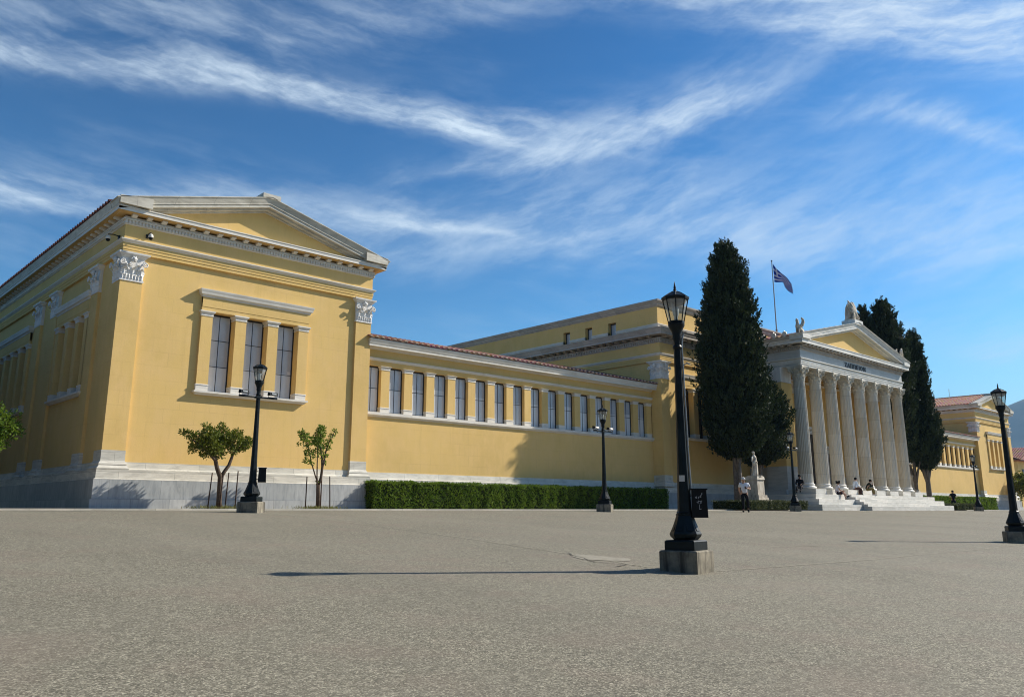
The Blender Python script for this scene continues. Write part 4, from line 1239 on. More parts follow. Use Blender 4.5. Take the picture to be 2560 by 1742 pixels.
def cypress(x, y, z0, prof, n, seed, label, trunk=((0, 0),), zt=4.0, tr=0.28, group='cypress trees in front of the palace', lobes=()):
    """prof: [(z, r)] crown profile; lobes: (dx, dy, z, r) side bulges"""
    rng = np.random.default_rng(seed)
    root = tag(empty('cypress_tree', (x, y, z0)), label, 'tree', group)
    zmin, zmax = prof[0][0] - z0, prof[-1][0] - z0
    pr = [(a - z0, r) for a, r in prof]
    def lump(th, z):
        return (1 + 0.16 * np.sin(3 * th + z * 1.1 + seed) * np.sin(z * 1.7 + seed) + 0.12 * np.sin(5 * th - z * 2.3 + seed * 2) + 0.08 * np.sin(9 * th + z * 5.1)
                + 0.07 * np.sin(13 * th - z * 8.3 + seed))
    # core of dark twigs
    m = MB(); K, N = 26, 36; vs = []
    for j in range(K + 1):
        z = zmin + (zmax - zmin) * j / K * 0.985
        for i in range(N):
            th = 2 * PI * i / N; r = max(0.03, float(interp(pr, z))) * float(lump(th, z)) * 0.88
            vs.append((r * math.cos(th), r * math.sin(th), z))
    fs = [(j * N + i, j * N + (i + 1) % N, (j + 1) * N + (i + 1) % N, (j + 1) * N + i) for j in range(K) for i in range(N)]
    fs += [tuple(range(N))[::-1], tuple(K * N + i for i in range(N))]
    m.add(vs, fs)
    for dx, dy, zc, r in lobes: m.ball((dx, dy, zc), (r * .8, r * .8, r * 1.25), 12, 9)
    core = m.build('inner_twigs', M['cypress_core'], root, True)
    # sprays in upright tufts
    zz = rng.uniform(zmin, zmax, n * 3)
    keep = rng.uniform(0, max(r for _, r in pr), n * 3) < interp(pr, zz) + 0.25
    zz = zz[keep][:n]; th = rng.uniform(0, 2 * PI, len(zz))
    rr = interp(pr, zz) * lump(th, zz) * rng.uniform(0.84, 1.12, len(zz))
    C = np.stack([rr * np.cos(th), rr * np.sin(th), zz], 1)
    O = np.stack([np.cos(th) * .55, np.sin(th) * .55, np.full(len(th), 1.0)], 1)
    for dx, dy, zc, r in lobes:
        k = int(n * 0.075 * r * r)
        v = rng.normal(0, 1, (k, 3)); v /= np.linalg.norm(v, axis=1, keepdims=True)
        v *= (1 + .15 * np.sin(v[:, :1] * 9) * np.sin(v[:, 1:2] * 8)) * rng.uniform(.85, 1.05, (k, 1))
        C = np.concatenate([C, np.array([dx, dy, zc]) + v * np.array([r, r, r * 1.5])]); 
        O = np.concatenate([O, v * np.array([.6, .6, .2]) + np.array([0, 0, .9])])
    Q = []
    size = rng.uniform(0.6, 1.5, (len(C), 1))
    for k in range(20):      # each tuft is an upright plume of scaly sprays
        t_ = rng.uniform(-1, 1, (len(C), 1))
        off = O * t_ * 0.22 * size + rng.normal(0, 0.055, C.shape) * size * (1.15 - np.abs(t_))
        Q.append(leaf_quads(rng, C + off, O, 0.19, 0.085, 0.0, 0.45))
    np_quads(np.concatenate(Q), 'crown', M['cypress'], root)
    t = MB()
    for dx, dy in trunk:
        for k in range(5):
            a = 2 * PI * k / 5 + seed; r = tr * (0.55 if k else 0.0)
            pts = [(dx + r * math.cos(a + q * .5), dy + r * math.sin(a + q * .5), (zt - z0) * q) for q in (0, .15, .4, .7, 1.0, 1.35)]
            t.tube(pts, [tr * .85, tr * .60, tr * .5, tr * .45, tr * .4, tr * .25], 8)
        for k in range(6):
            a = 2 * PI * k / 6 + seed * 1.7
            t.tube([(dx, dy, (zt - z0) * .55), (dx + .3 * math.cos(a), dy + .3 * math.sin(a), (zt - z0) * .85), (dx + 1.0 * math.cos(a), dy + 1.0 * math.sin(a), (zt - z0) * 1.35)], [.12, .09, .05], 6)
    t.build('trunk', M['grey_bark'], root, True)
    return root

cypress(47.25, 29.45, 0.05, [(3.3, .5), (3.8, 1.25), (5.0, 1.62), (6.5, 1.80), (8.3, 1.92), (10.6, 1.82), (12.8, 1.50), (15.1, 1.10), (16.3, .84), (17.1, .54), (17.55, .30), (17.75, .12)], 3400, 3,
        'tall dense dark cypress with a pale forked trunk standing left of the portico', ((0, 0),), 4.2, 0.27)
cypress(50.75, 30.0, 0.05, [(3.0, .5), (3.5, 1.3), (4.6, 1.7), (6.2, 1.85), (7.4, 1.55), (8.8, 1.0), (10.0, .6), (10.8, .2)], 1600, 8,
        'lower broader dark cypress between the tallest cypress and the portico columns', ((0, 0),), 3.6, 0.24, lobes=((.9, -.8, 6.3, .75),))
cypress(77.8, 29.4, 0.05, [(3.6, .5), (4.3, 1.0), (5.5, 1.35), (7.0, 1.4), (8.5, 1.2), (9.7, .95), (11.5, .85), (13.5, .66), (15.3, .42), (16.1, .1)], 2000, 14,
        'slender dark cypress with a bulging base between the last portico column and the far pavilion', ((0, 0),), 4.0, 0.24, lobes=((.8, -.3, 6.9, .75), (-1.2, .3, 6.0, 1.2)))
cypress(74.6, 30.6, 0.05, [(4, 1.0), (7, 1.7), (10, 1.9), (12.5, 1.85), (14.5, 1.65), (16.0, 1.25), (17.4, .85), (18.4, .5), (18.9, .12)], 1800, 21,
        'tallest of the dark cypresses rising behind the right slope of the pediment', ((0, 0),), 4.0, 0.3)
cypress(72.75, 31.5, 0.05, [(5, .5), (9, .85), (13, .9), (15, .75), (16.5, .48), (17.5, .3), (17.9, .08)], 700, 27,
        'narrow cypress tip seen beside the apex ornament of the pediment', ((0, 0),), 4.0, 0.2)
cypress(77.0, 30.1, 0.05, [(5, .4), (9, .5), (12, .45), (14, .28), (15.0, .16), (15.6, .04)], 380, 31,
        'thin wispy cypress spire beside the right roof sphinx', ((0, 0),), 4.0, 0.15)

def citrus(x, y, z0, branches, tips, n, seed, label, leaf='citrus', ln=0.12, wd=0.07, rad=0.26, group=None, name='citrus_tree'):
    """branches: [(points, radii)], tips: [(x, z, y, r, weight)] leaf clumps relative to the foot"""
    rng = np.random.default_rng(seed)
    root = tag(empty(name, (x, y, z0)), label, 'tree', group)
    t = MB()
    for pts, rads in branches: t.tube(pts, rads, 8)
    t.build('trunk', M['bark'], root, True)
    Q = []
    tot = sum(w for *_, w in tips)
    tw = MB()
    for cx, cy, cz, r, w in tips:
        k = int(n * w / tot)
        v = rng.normal(0, 1, (k, 3)); v /= np.linalg.norm(v, axis=1, keepdims=True)
        rr = rng.uniform(0.0, 1.0, (k, 1)) ** 0.45
        P = np.array([cx, cy, cz]) + v * rr * r * np.array([1, 1, .85])
        Q.append(leaf_quads(rng, P, v * .7 + np.array([0, 0, .35]), ln, wd, 0.1, 0.55))
        for q in range(max(2, int(r * 14))):
            d = rng.normal(0, 1, 3); d /= np.linalg.norm(d); d[2] = abs(d[2]) * .8
            tw.tube([(cx, cy, cz - r * .5), (cx + d[0] * r * .5, cy + d[1] * r * .5, cz + d[2] * r * .4), (cx + d[0] * r, cy + d[1] * r, cz + d[2] * r * .95)], [.014, .010, .005], 4)
    tw.build('twigs', M['bark'], root)
    np_quads(np.concatenate(Q), 'crown', M[leaf], root)
    return root

# bushy forked citrus tree in front of the near pavilion
GX, GY, GZ = 14.02, 31.5, 0.055
B1 = [([(0, 0, 0), (-.02, 0, .35), (-.04, 0, .9), (-.05, 0, 1.22), (-.20, 0, 1.55), (-.28, .02, 1.85), (-.36, .05, 2.2), (-.42, .05, 2.6)], [.13, .105, .095, .095, .085, .08, .06, .035]),
      ([(-.03, 0, 1.18), (.10, -.02, 1.42), (.26, -.02, 1.66), (.36, 0, 1.95), (.42, .02, 2.15), (.62, .05, 2.28), (.80, .08, 2.5)], [.08, .075, .07, .062, .055, .045, .03]),
      ([(-.26, 0, 1.8), (-.55, -.05, 2.05), (-.95, -.1, 2.35), (-1.35, -.1, 2.6)], [.06, .045, .03, .015]),
      ([(-.34, 0, 2.15), (-.15, .1, 2.6), (-.05, .1, 3.1)], [.05, .03, .012]), ([(-.4, 0, 2.4), (-.6, .1, 2.8), (-.72, .1, 3.1)], [.04, .025, .012]),
      ([(.42, 0, 2.15), (.3, -.1, 2.5), (.42, -.1, 2.95)], [.04, .025, .012]), ([(.5, 0, 2.2), (.85, .05, 2.3), (1.1, .05, 2.6)], [.04, .025, .012])]
T1 = [(-.95, 0, 2.55, .42, 5), (-.55, .1, 2.45, .45, 6), (-.60, -.2, 2.8, .33, 3), (-.2, 0, 2.45, .38, 4), (-.25, .2, 2.75, .32, 3), (-1.42, 0, 2.78, .20, 1), (-1.62, 0, 2.84, .13, .5), (-.72, .1, 3.10, .17, .8),
      (-.08, .1, 3.15, .17, .9), (0.04, 0, 2.9, .17, .7), (-.15, 0, 2.1, .26, 1.6), (-.65, 0, 2.1, .26, 1.6), (-1.15, .1, 2.25, .2, .8), (.12, .1, 2.55, .26, 1.6), (.42, 0, 2.68, .34, 3.2), (.55, .1, 2.9, .24, 1.5), (.85, 0, 2.55, .28, 2), (1.0, 0, 2.68, .17, .9), (.35, -.1, 2.22, .17, .8), (.72, 0, 2.4, .24, 1.5), (-.42, -.25, 2.3, .3, 2), (.05, -.2, 2.75, .2, 1)]
citrus(GX, GY, GZ, B1, T1, 5200, 41, 'bushy forked citrus tree with dense dark leaves left of the lamp', 'citrus', .115, .065, group='small citrus trees by the near pavilion')
B2 = [([(0, 0, 0), (0, 0, .5), (-.03, 0, 1.0)], [.10, .085, .08]),
      ([(-.02, 0, .98), (.08, 0, 1.3), (.12, 0, 1.75), (.08, 0, 2.1), (0, 0, 2.5), (-.05, 0, 3.2)], [.065, .06, .055, .045, .035, .012]),
      ([(.11, 0, 1.7), (.18, 0, 1.95), (.28, .05, 2.4), (.45, .05, 2.9), (.68, .05, 3.3)], [.05, .045, .035, .022, .010]),
      ([(-.03, 0, .98), (-.10, .02, 1.3), (-.12, .02, 1.8), (-.14, .02, 2.4), (-.16, .02, 2.9)], [.035, .03, .027, .02, .01]),
      ([(-.03, 0, 1.0), (-.22, -.02, 1.4), (-.42, -.02, 1.9), (-.56, -.02, 2.4), (-.75, -.02, 2.9), (-1.05, 0, 3.15)], [.035, .03, .027, .022, .015, .006])]
T2 = [(-.10, 0, 2.75, .24, 3), (-.05, .05, 3.05, .24, 3), (-.02, 0, 3.35, .17, 1.6), (-.3, 0, 2.85, .22, 2), (-.75, 0, 2.9, .22, 2.2), (-.92, 0, 3.1, .15, 1.2), (-.65, 0, 2.6, .17, 1.2), (-.55, 0, 2.3, .19, 1.4), (-.62, 0, 1.95, .13, .7), (-.42, 0, 1.9, .10, .4), (-.25, 0, 2.35, .14, .7), (.05, 0, 2.2, .14, .6),
      (.33, .05, 2.6, .12, .7), (.42, .05, 2.85, .13, .8), (.55, .05, 3.08, .12, .7), (.66, .05, 3.28, .11, .6), (.25, 0, 2.2, .1, .4), (.2, 0, 1.9, .08, .3), (.22, 0, 2.75, .07, .2), (-1.05, 0, 2.65, .06, .2), (-.05, 0, 1.1, .07, .15), (-.3, 0, 2.15, .09, .3), (.0, 0, 2.5, .15, .9)]
citrus(18.3, 31.5, GZ, B2, T2, 1500, 43, 'sparse young citrus tree with thin upright branches right of the lamp', 'citrus_g', .11, .065, group='small citrus trees by the near pavilion')
def stake(x, y, dx, dy, h, label):
    m = MB(); m.tube([(0, 0, -.05), (dx * .5, dy * .5, h * .5), (dx, dy, h)], [.026, .025, .023], 7)
    o = m.build('tree_stake', M['stake'], None, True); o.location = (x, y, GZ)
    tag(o, label, 'stake', 'stakes around the small citrus trees')
stake(13.55, 31.45, .08, 0, 1.36, 'leftmost dark stake by the bushy citrus tree')
stake(13.93, 31.28, .07, 0, 1.28, 'dark stake leaning against the bushy citrus trunk')
stake(14.30, 31.6, .06, 0, 1.40, 'dark stake just right of the bushy citrus trunk')
stake(14.66, 31.5, .03, 0, 1.46, 'dark stake between the bushy citrus tree and the lamp')
stake(17.72, 31.5, 0, 0, 1.33, 'leftmost dark stake by the sparse young citrus tree')
stake(18.15, 31.35, -.05, 0, 1.30, 'thin stake just left of the young citrus trunk')
stake(18.48, 31.6, 0, 0, 1.32, 'dark stake just right of the young citrus trunk')
stake(18.88, 31.5, -.08, 0, 1.37, 'rightmost dark stake by the young citrus tree')
rng = np.random.default_rng(77)
for cx_, cw in ((14.1, 1.1), (18.3, .85)):
    k = 420
    P = np.stack([cx_ + rng.normal(0, cw * .55, k), 31.45 + rng.normal(0, .3, k), np.full(k, GZ)], 1)
    tag(np_quads(leaf_quads(rng, P, np.tile([0, 0, 1.0], (k, 1)), .15, .022, 0, .35), 'grass', M['grass']), kind='stuff')

# citrus crown reaching into the frame on the left edge
def round_citrus(x, y, z0, h, r, n, seed, label, leaf, ln, wd, group=None):
    rr = random.Random(seed)
    zc = h - r * .95
    br = [([(0, 0, 0), (.03, .02, (zc - r * .6) * .6), (0, 0, zc - r * .35)], [.13, .10, .09])]
    tp = []
    for k in range(34):
        a, b = rr.uniform(0, 2 * PI), rr.uniform(-.9, 1.0)
        q = rr.uniform(.35, .86) * r; cb = math.sqrt(max(0, 1 - b * b))
        p = (q * cb * math.cos(a), q * cb * math.sin(a), zc + q * b * .95)
        tp.append((*p, r * rr.uniform(.20, .36), 1))
        if k < 14: br.append(([(0, 0, zc - r * .4), (p[0] * .45, p[1] * .45, zc + (p[2] - zc) * .3), p], [.055, .035, .012]))
    return citrus(x, y, z0, br, tp, n, seed, label, leaf, ln, wd, group=group)
round_citrus(6.35, 34.6, GZ, 3.85, 1.35, 5200, 51, 'round leafy citrus tree at the left edge beside the shaded pavilion wall', 'citrus_g', .14, .08)
round_citrus(112.6, 31.3, GZ, 4.9, 2.2, 5200, 53, 'large round citrus tree in front of the far pavilion at the right edge', 'citrus', .24, .14)
for k, (tx, ty, th, tr_) in enumerate(((1.6, 41.0, 10.5, 4.6), (2.6, 49.5, 11.5, 4.9), (3.6, 58.5, 11.0, 5.2), (5.2, 68.5, 11.5, 5.0))):  # trees added out of view to cut sky light on the pavilion side
    o_ = round_citrus(tx, ty, GZ, th, tr_, 5200, 70 + k, 'large garden tree facing the shaded side of the palace, number ' + 'one two three four'.split()[k], 'cypress', .62, .36)
    o_.name = 'garden_tree'; o_['label'] = ['leafy garden tree closest to the square, facing the shaded pavilion side', 'second garden tree from the square, facing the shaded pavilion side', 'third garden tree from the square, facing the shaded pavilion side', 'garden tree farthest from the square, facing the shaded pavilion side'][k]
    o_['group'] = 'garden trees beside the palace'

def hedge(x0, x1, y0, y1, h, n, seed, label, leaf='hedge', ln=0.085, wd=0.05, round_=0.06):
    rng = np.random.default_rng(seed)
    root = tag(empty('hedge', ((x0 + x1) / 2, (y0 + y1) / 2, GZ)), label, 'hedge')
    L, D = (x1 - x0) / 2, (y1 - y0) / 2
    m = MB()
    e = .07
    nx = max(4, int(L * 4))
    vs = []
    for i in range(nx + 1):
        x = -L + e + (2 * L - 2 * e) * i / nx
        w = .03 * math.sin(x * 3.1 + seed) + .02 * math.sin(x * 7.7)
        for y_, z_ in ((-D + e + w, 0), (-D + e + w, h - e - .04), (-D + e + .06, h - e + w), (D - e, h - e + w), (D - e, 0)): vs.append((x, y_, z_))
    fs = [(i * 5 + k, i * 5 + k + 1, (i + 1) * 5 + k + 1, (i + 1) * 5 + k) for i in range(nx) for k in range(4)]
    fs += [tuple(range(5)), tuple(nx * 5 + k for k in range(5))[::-1]]
    m.add(vs, fs)
    m.build('inner_twigs', M['hedge_core'], root)
    Af, At, Ae = 2 * L * h, 2 * L * 2 * D, 2 * D * h
    nf, nt, ne = int(n * Af / (Af + At * .7 + 2 * Ae)), int(n * At * .7 / (Af + At * .7 + 2 * Ae)), int(n * Ae / (Af + At * .7 + 2 * Ae))
    def wave(x): return .03 * np.sin(x * 3.1 + seed) + .02 * np.sin(x * 7.7)
    P, O = [], []
    x = rng.uniform(-L, L, nf); z = rng.uniform(0.02, h, nf)
    bump = .035 * np.sin(x * 11 + z * 5) * np.sin(z * 9 + x * 3)
    P.append(np.stack([x, -D + e + wave(x) + bump - rng.uniform(-.03, .06, nf), z], 1)); O.append(np.tile([.25, -.6, .6], (nf, 1)))
    x = rng.uniform(-L, L, nt)
    P.append(np.stack([x, rng.uniform(-D, D, nt), h - e + wave(x) + rng.uniform(-.03, .05, nt) + .03 * np.sin(x * 9)], 1)); O.append(np.tile([0, -.1, .9], (nt, 1)))
    for s_ in (-1, 1):
        P.append(np.stack([np.full(ne, s_ * (L - e)) + rng.uniform(-.04, .05, ne) * s_, rng.uniform(-D, D, ne), rng.uniform(.02, h, ne)], 1)); O.append(np.tile([s_ * .8, 0, .35], (ne, 1)))
    np_quads(leaf_quads(rng, np.concatenate(P), np.concatenate(O), ln, wd, 0, .6), 'leaves', M[leaf], root)
    return root
hedge(21.55, 43.55, 32.15, 33.2, 1.25, 30000, 61, 'long clipped green hedge along the wall between the near pavilion and the central block', 'hedge', .085, .055)
hedge(82.0, 104.2, 32.15, 33.2, 1.30, 14000, 62, 'long clipped green hedge in front of the far wing beyond the portico', 'hedge', .12, .08)
hedge(43.3, 49.9, 26.2, 28.9, 0.52, 9000, 63, 'low box hedge around the foot of the pale statue beside the lamp', 'box', .07, .045)
hedge(75.6, 81.0, 26.4, 28.7, 0.50, 4000, 64, 'low box hedge beyond the right end of the marble steps', 'box', .09, .055)

# unseen tree masses added behind and beside the viewer to cut ambient sky light
rng = np.random.default_rng(91)
wood = MB(); WQ = []
line = [(-70 + 9.0 * k + rng.uniform(-2, 2), -40 + rng.uniform(-4, 4)) for k in range(27)] + [(-30 + rng.uniform(-3, 3), -34 + 8.5 * k) for k in range(13)] + [(-12 + rng.uniform(-2, 2), 62 + 9 * k) for k in range(4)]
for x_, y_ in line:
    hh, rr_ = rng.uniform(12, 17), rng.uniform(5.2, 6.8)
    g0 = gz(y_)
    wood.tube([(x_, y_, g0), (x_ + .2, y_, g0 + hh * .3), (x_, y_ + .2, g0 + hh * .6)], [.4, .3, .2], 7, 1)
    wood.ball((x_, y_, g0 + hh * .56), (rr_ * .86, rr_ * .86, hh * .40), 12, 8)
    v = rng.normal(0, 1, (420, 3)); v /= np.linalg.norm(v, axis=1, keepdims=True)
    P = np.array([x_, y_, g0 + hh * .56]) + v * rng.uniform(.86, 1.10, (420, 1)) * np.array([rr_, rr_, hh * .45])
    WQ.append(leaf_quads(rng, P, v + np.array([0, 0, .3]), 1.5, .9, 0, .6))
q_ = np.concatenate(WQ); k_ = len(wood.v)
wood.add(q_.reshape(-1, 3).tolist(), [(4 * i, 4 * i + 1, 4 * i + 2, 4 * i + 3) for i in range(len(q_))])
tag(wood.build('garden_wood', [M['cypress'], M['bark']], None, False, False, False), kind='stuff')

# ------------------------------------------------------------------ lamp posts
def oct_prof(mb, prof, n=8, rot=R(22.5)):
    mb.lathe((0, 0, 0), prof, n, 0, rot)
def make_lamp(kind, label, x, y, rz, rblock, group='green lamp posts on the square'):
    root = tag(empty('lamp_post', (x, y, gz(y))), label, 'street lamp', group)
    m = MB(); h = .315
    c = .31; bv = .02
    prof = [(c, -.2), (c, h - .02), (c - .02, h), (.02, h)]
    m.lathe((0, 0, 0), [(r * math.sqrt(2), z) for r, z in prof], 4, 0, PI / 4)
    b = m.build('concrete_base', M['concrete'], root); b.rotation_euler.z = rblock
    m = MB(); m.lathe((0, 0, 0), [(.245 * 1.414, h + .002), (.245 * 1.414, h + .13), (.225 * 1.414, h + .15), (.16, h + .155)], 4, 0, PI / 4)
    m.box(.246, .252, -.13, .13, h + .02, h + .11)
    for k in range(4): m.box(.2525, .256, -.10, .10, h + .03 + .018 * k, h + .037 + .018 * k)
    p = m.build('foot_plate', M['iron'], root); p.rotation_euler.z = rblock
    m = MB()
    oct_prof(m, [(.18, h + .152), (.20, h + .17), (.235, h + .205), (.245, h + .24), (.235, h + .262), (.205, h + .32), (.165, h + .42), (.138, h + .50), (.130, h + .515), (.138, h + .525), (.138, h + .54), (.120, h + .55), (.128, h + .565), (.112, h + .58), (.112, h + .60), (.05, h + .60)])
    for k in range(8):     # raised panels on the bell
        a = k * PI / 4; ca, sa = math.cos(a), math.sin(a)
        pts = [(.222, h + .285, .045), (.158, h + .41, .030)]
        A = []
        for r_, z_, w_ in pts:
            r_ *= math.cos(PI / 8)
            A += [(ca * r_ - sa * w_, sa * r_ + ca * w_, z_), (ca * r_ + sa * w_, sa * r_ - ca * w_, z_)]
        off = (ca * .010, sa * .010, .004)
        m.prism([A[0], A[1], A[3], A[2]], off)
    bell = m.build('bell_base', M['iron'], root, 30); bell.rotation_euler.z = rblock
    m = MB(); oct_prof(m, [(.108, h + .60), (.100, h + .85), (.085, 1.7), (.070, 2.6), (.058, 3.55), (.06, 3.6), (.05, 3.6)])
    m.lathe((0, 0, 0), [(.066, 3.47), (.078, 3.5), (.066, 3.53)], 12)
    pole = m.build('pole', M['iron'], root, 25); pole.rotation_euler.z = rblock
    m = MB(); m.lathe((0, 0, 0), [(.058, 3.60), (.075, 3.66), (.07, 3.70), (.085, 3.76), (.12, 3.83), (.135, 3.86), (.135, 3.89), (.10, 3.90), (.02, 3.90)], 16)
    neck = m.build('lantern_neck', M['iron'], root, 40)
    # lantern
    z0, z1, r0, r1 = 3.90, 4.32, .125, .205
    m = MB(); rot = R(22.5) + R(15)
    oct_prof(m, [(r0 + .01, z0), (r0 + .012, z0 + .03), (r0 - .012, z0 + .032), (.02, z0 + .031)], 8, rot)
    ring = [(r1 - .022, z1 - .035), (r1 + .006, z1 - .035), (r1 + .022, z1 - .01), (r1 + .022, z1), (r1 - .022, z1)]
    vs, fs = [], []
    for r_, z_ in ring:
        for i in range(8):
            t = rot + i * PI / 4; vs.append((r_ * math.cos(t), r_ * math.sin(t), z_))
    for j in range(5):
        for i in range(8):
            k = (i + 1) % 8; q = (j + 1) % 5
            fs.append((j * 8 + i, j * 8 + k, q * 8 + k, q * 8 + i))
    m.add(vs, fs)
    for i in range(8):
        t = rot + i * PI / 4
        m.tube([((r0 + .002) * math.cos(t), (r0 + .002) * math.sin(t), z0 + .02), ((r1 + .002) * math.cos(t), (r1 + .002) * math.sin(t), z1 - .02)], .0085, 6)
    lan = m.build('lantern', M['iron'], root)
    m = MB()
    vs = [((r0 - .004) * math.cos(rot + i * PI / 4), (r0 - .004) * math.sin(rot + i * PI / 4), z0 + .03) for i in range(8)] + [((r1 - .006) * math.cos(rot + i * PI / 4), (r1 - .006) * math.sin(rot + i * PI / 4), z1 - .03) for i in range(8)]
    m.add(vs, [(i, (i + 1) % 8, 8 + (i + 1) % 8, 8 + i) for i in range(8)])
    m.build('lantern_glass', M['glass'], lan)
    m = MB(); oct_prof(m, [(r1 + .02, z1 + .002), (r1 + .024, z1 + .012), (.13, z1 + .075), (.055, z1 + .112), (.03, z1 + .125), (.01, z1 + .126)], 8, rot)
    for i in range(8):
        t = rot + i * PI / 4
        m.tube([((r1 + .022) * math.cos(t), (r1 + .022) * math.sin(t), z1 + .012), (.13 * math.cos(t), .13 * math.sin(t), z1 + .077), (.05 * math.cos(t), .05 * math.sin(t), z1 + .116)], .006, 5)
    m.build('lantern_roof', M['iron'], lan, 20)
    m = MB(); m.lathe((0, 0, 0), [(.03, z1 + .12), (.022, z1 + .14), (.030, z1 + .152), (.018, z1 + .165), (.022, z1 + .18), (.004, z1 + .285), (.001, z1 + .29)], 10)
    m.build('finial', M['iron'], lan, 40)
    m = MB(); m.lathe((0, 0, 0), [(.17, z1 - .045), (.185, z1 - .04), (.15, z1 - .10), (.10, z1 - .115), (.02, z1 - .115)], 16)
    m.build('reflector', M['lamp_in'], lan, 40)
    m = MB(); m.lathe((0, 0, 0), [(.028, z0 + .04), (.03, z0 + .10), (.045, z0 + .14), (.055, z0 + .20), (.045, z0 + .26), (.02, z0 + .285), (.003, z0 + .29)], 12)
    m.build('bulb', M['bulb'], lan, True)
    if kind == 'flood':
        m = MB(); m.box(-.62, .62, -.028, .028, 3.40, 3.445); m.box(-.09, .09, -.075, .075, 3.39, 3.455)
        arm = m.build('cross_arm', M['iron'], root)
        for sx in (-1, 1):
            m = MB(); cx = sx * .47
            m.prism([(cx - .13, -.10, 3.50), (cx - .13, -.07, 3.60), (cx - .13, .08, 3.63), (cx - .13, .10, 3.52)], (.26, 0, 0))
            m.tube([(cx - .145, 0, 3.55), (cx - .145, 0, 3.455), (cx + .145, 0, 3.455), (cx + .145, 0, 3.55)], .010, 6)
            fl = m.build('floodlight', M['iron'], root)
            m = MB(); m.prism([(cx - .07, -.106, 3.53), (cx - .07, -.086, 3.585), (cx - .07, -.082, 3.585), (cx - .07, -.100, 3.53)], (.14, 0, 0))
            m.build('floodlight_glass', M['steel'], fl)
    if kind == 'near':
        # grey cable conduit clipped to the sunny side
        q = (.115, -.035)
        m = MB(); m.tube([(.62 * r_, -.78 * r_, z_) for r_, z_ in ((.150, h + .60), (.128, h + .75), (.116, h + .95), (.100, 1.7), (.085, 2.6), (.073, 3.5), (.085, 3.64), (.11, 3.72))], .013, 8)
        for z_, r_ in ((1.15, .112), (1.9, .095), (2.7, .082), (3.35, .074)):
            m.tube([(.52 * r_, -.70 * r_, z_), (.66 * (r_ + .012), -.82 * (r_ + .012), z_)], .014, 6)
        m.tube([(.05, -.06, 3.20), (.09, -.11, 3.24), (.12, -.15, 3.21)], .010, 6)
        m.build('cable_conduit', M['steel'], root, 40)
    return root

l1 = make_lamp('flood', 'green lamp post with two floodlights in front of the near pavilion', 11.5, 23.64, 0, R(43))
l2 = make_lamp('flood', 'green lamp post with two floodlights in front of the long hedge', 27.7, 23.83, 0, R(30))
l3 = make_lamp('flood', 'green lamp post with two floodlights beside the portico steps', 44.45, 24.12, 0, R(30))
l4 = make_lamp('flood', 'small distant green lamp post with floodlights before the far wing hedge', 73.8, 24.19, 0, R(30))
l5 = make_lamp('near', 'tall foreground green lamp post with a paper sticker and a pale conduit', 11.02, 7.85, 0, R(11))
l6 = make_lamp('plain', 'green lamp post on a concrete block cut by the right edge', 27.36, 8.04, 0, R(28))
m = MB()
vd = Vector((-.84, -.54)).normalized(); rt = Vector((-vd.y, vd.x))
cc = Vector((-.025, 0)) + vd * .108
m.prism([(cc.x + rt.x * s_ , cc.y + rt.y * s_, z_) for s_, z_ in ((-.042, 1.35), (.042, 1.35), (.042, 1.445), (-.042, 1.445))], (vd.x * .004, vd.y * .004, 0))
m.build('sticker', M['sticker'], l5)

def litter_bin(lamp, dx, dy, z0, w, d, h, rz, label, graffiti):
    root = tag(empty('litter_bin', (lamp.location.x + dx, lamp.location.y + dy, lamp.location.z + z0), rz), label, 'litter bin', 'black bins hung on lamp posts')
    m = MB(); t = .012
    m.prism([(-w / 2, -d / 2, 0), (w / 2, -d / 2, 0), (w / 2 - .015, -d / 2, h), (-w / 2 + .015, -d / 2, h)][::1], (0, d, 0))
    m.build('body', M['bin'], root)
    m = MB(); m.box(-w / 2 - .006, w / 2 + .006, -d / 2 - .008, d / 2 + .008, h + .002, h + .022); m.build('rim', M['bin'], root)
    m = MB(); m.box(-w / 2 - .07, -w / 2 + .0, -.03, .03, h * .75, h * .8); m.box(-w / 2 - .07, -w / 2 + .0, -.03, .03, h * .2, h * .25)
    m.build('bracket', M['iron'], root)
    if graffiti:
        m = MB(); y_ = -d / 2 - .004
        for pts in ([(-.06, .70), (-.075, .74), (-.05, .76), (-.045, .72), (-.06, .70)], [(-.02, .68), (-.015, .75), (.02, .76), (.03, .72), (.03, .80), (.055, .86), (.05, .90)], [(-.05, .56), (-.02, .58), (.02, .60), (.03, .52), (.0, .50)], [(-.02, .62), (-.03, .50)], [(.0, .46), (.0, .34), (-.01, .30), (.03, .32)], [(.045, .62), (.04, .56)]):
            m.tube([(x * w * 3.2, y_, z_ * h) for x, z_ in pts], .0045, 4)
        m.build('scribble', M['graffiti'], root)
    return root
litter_bin(l5, .135, -.187, .80, .25, .20, .42, R(-54), 'black litter bin with white scribbles on the foreground lamp post', True)
litter_bin(l1, .235, -.11, .88, .24, .20, .41, R(-26), 'plain black litter bin on the lamp post before the near pavilion', False)

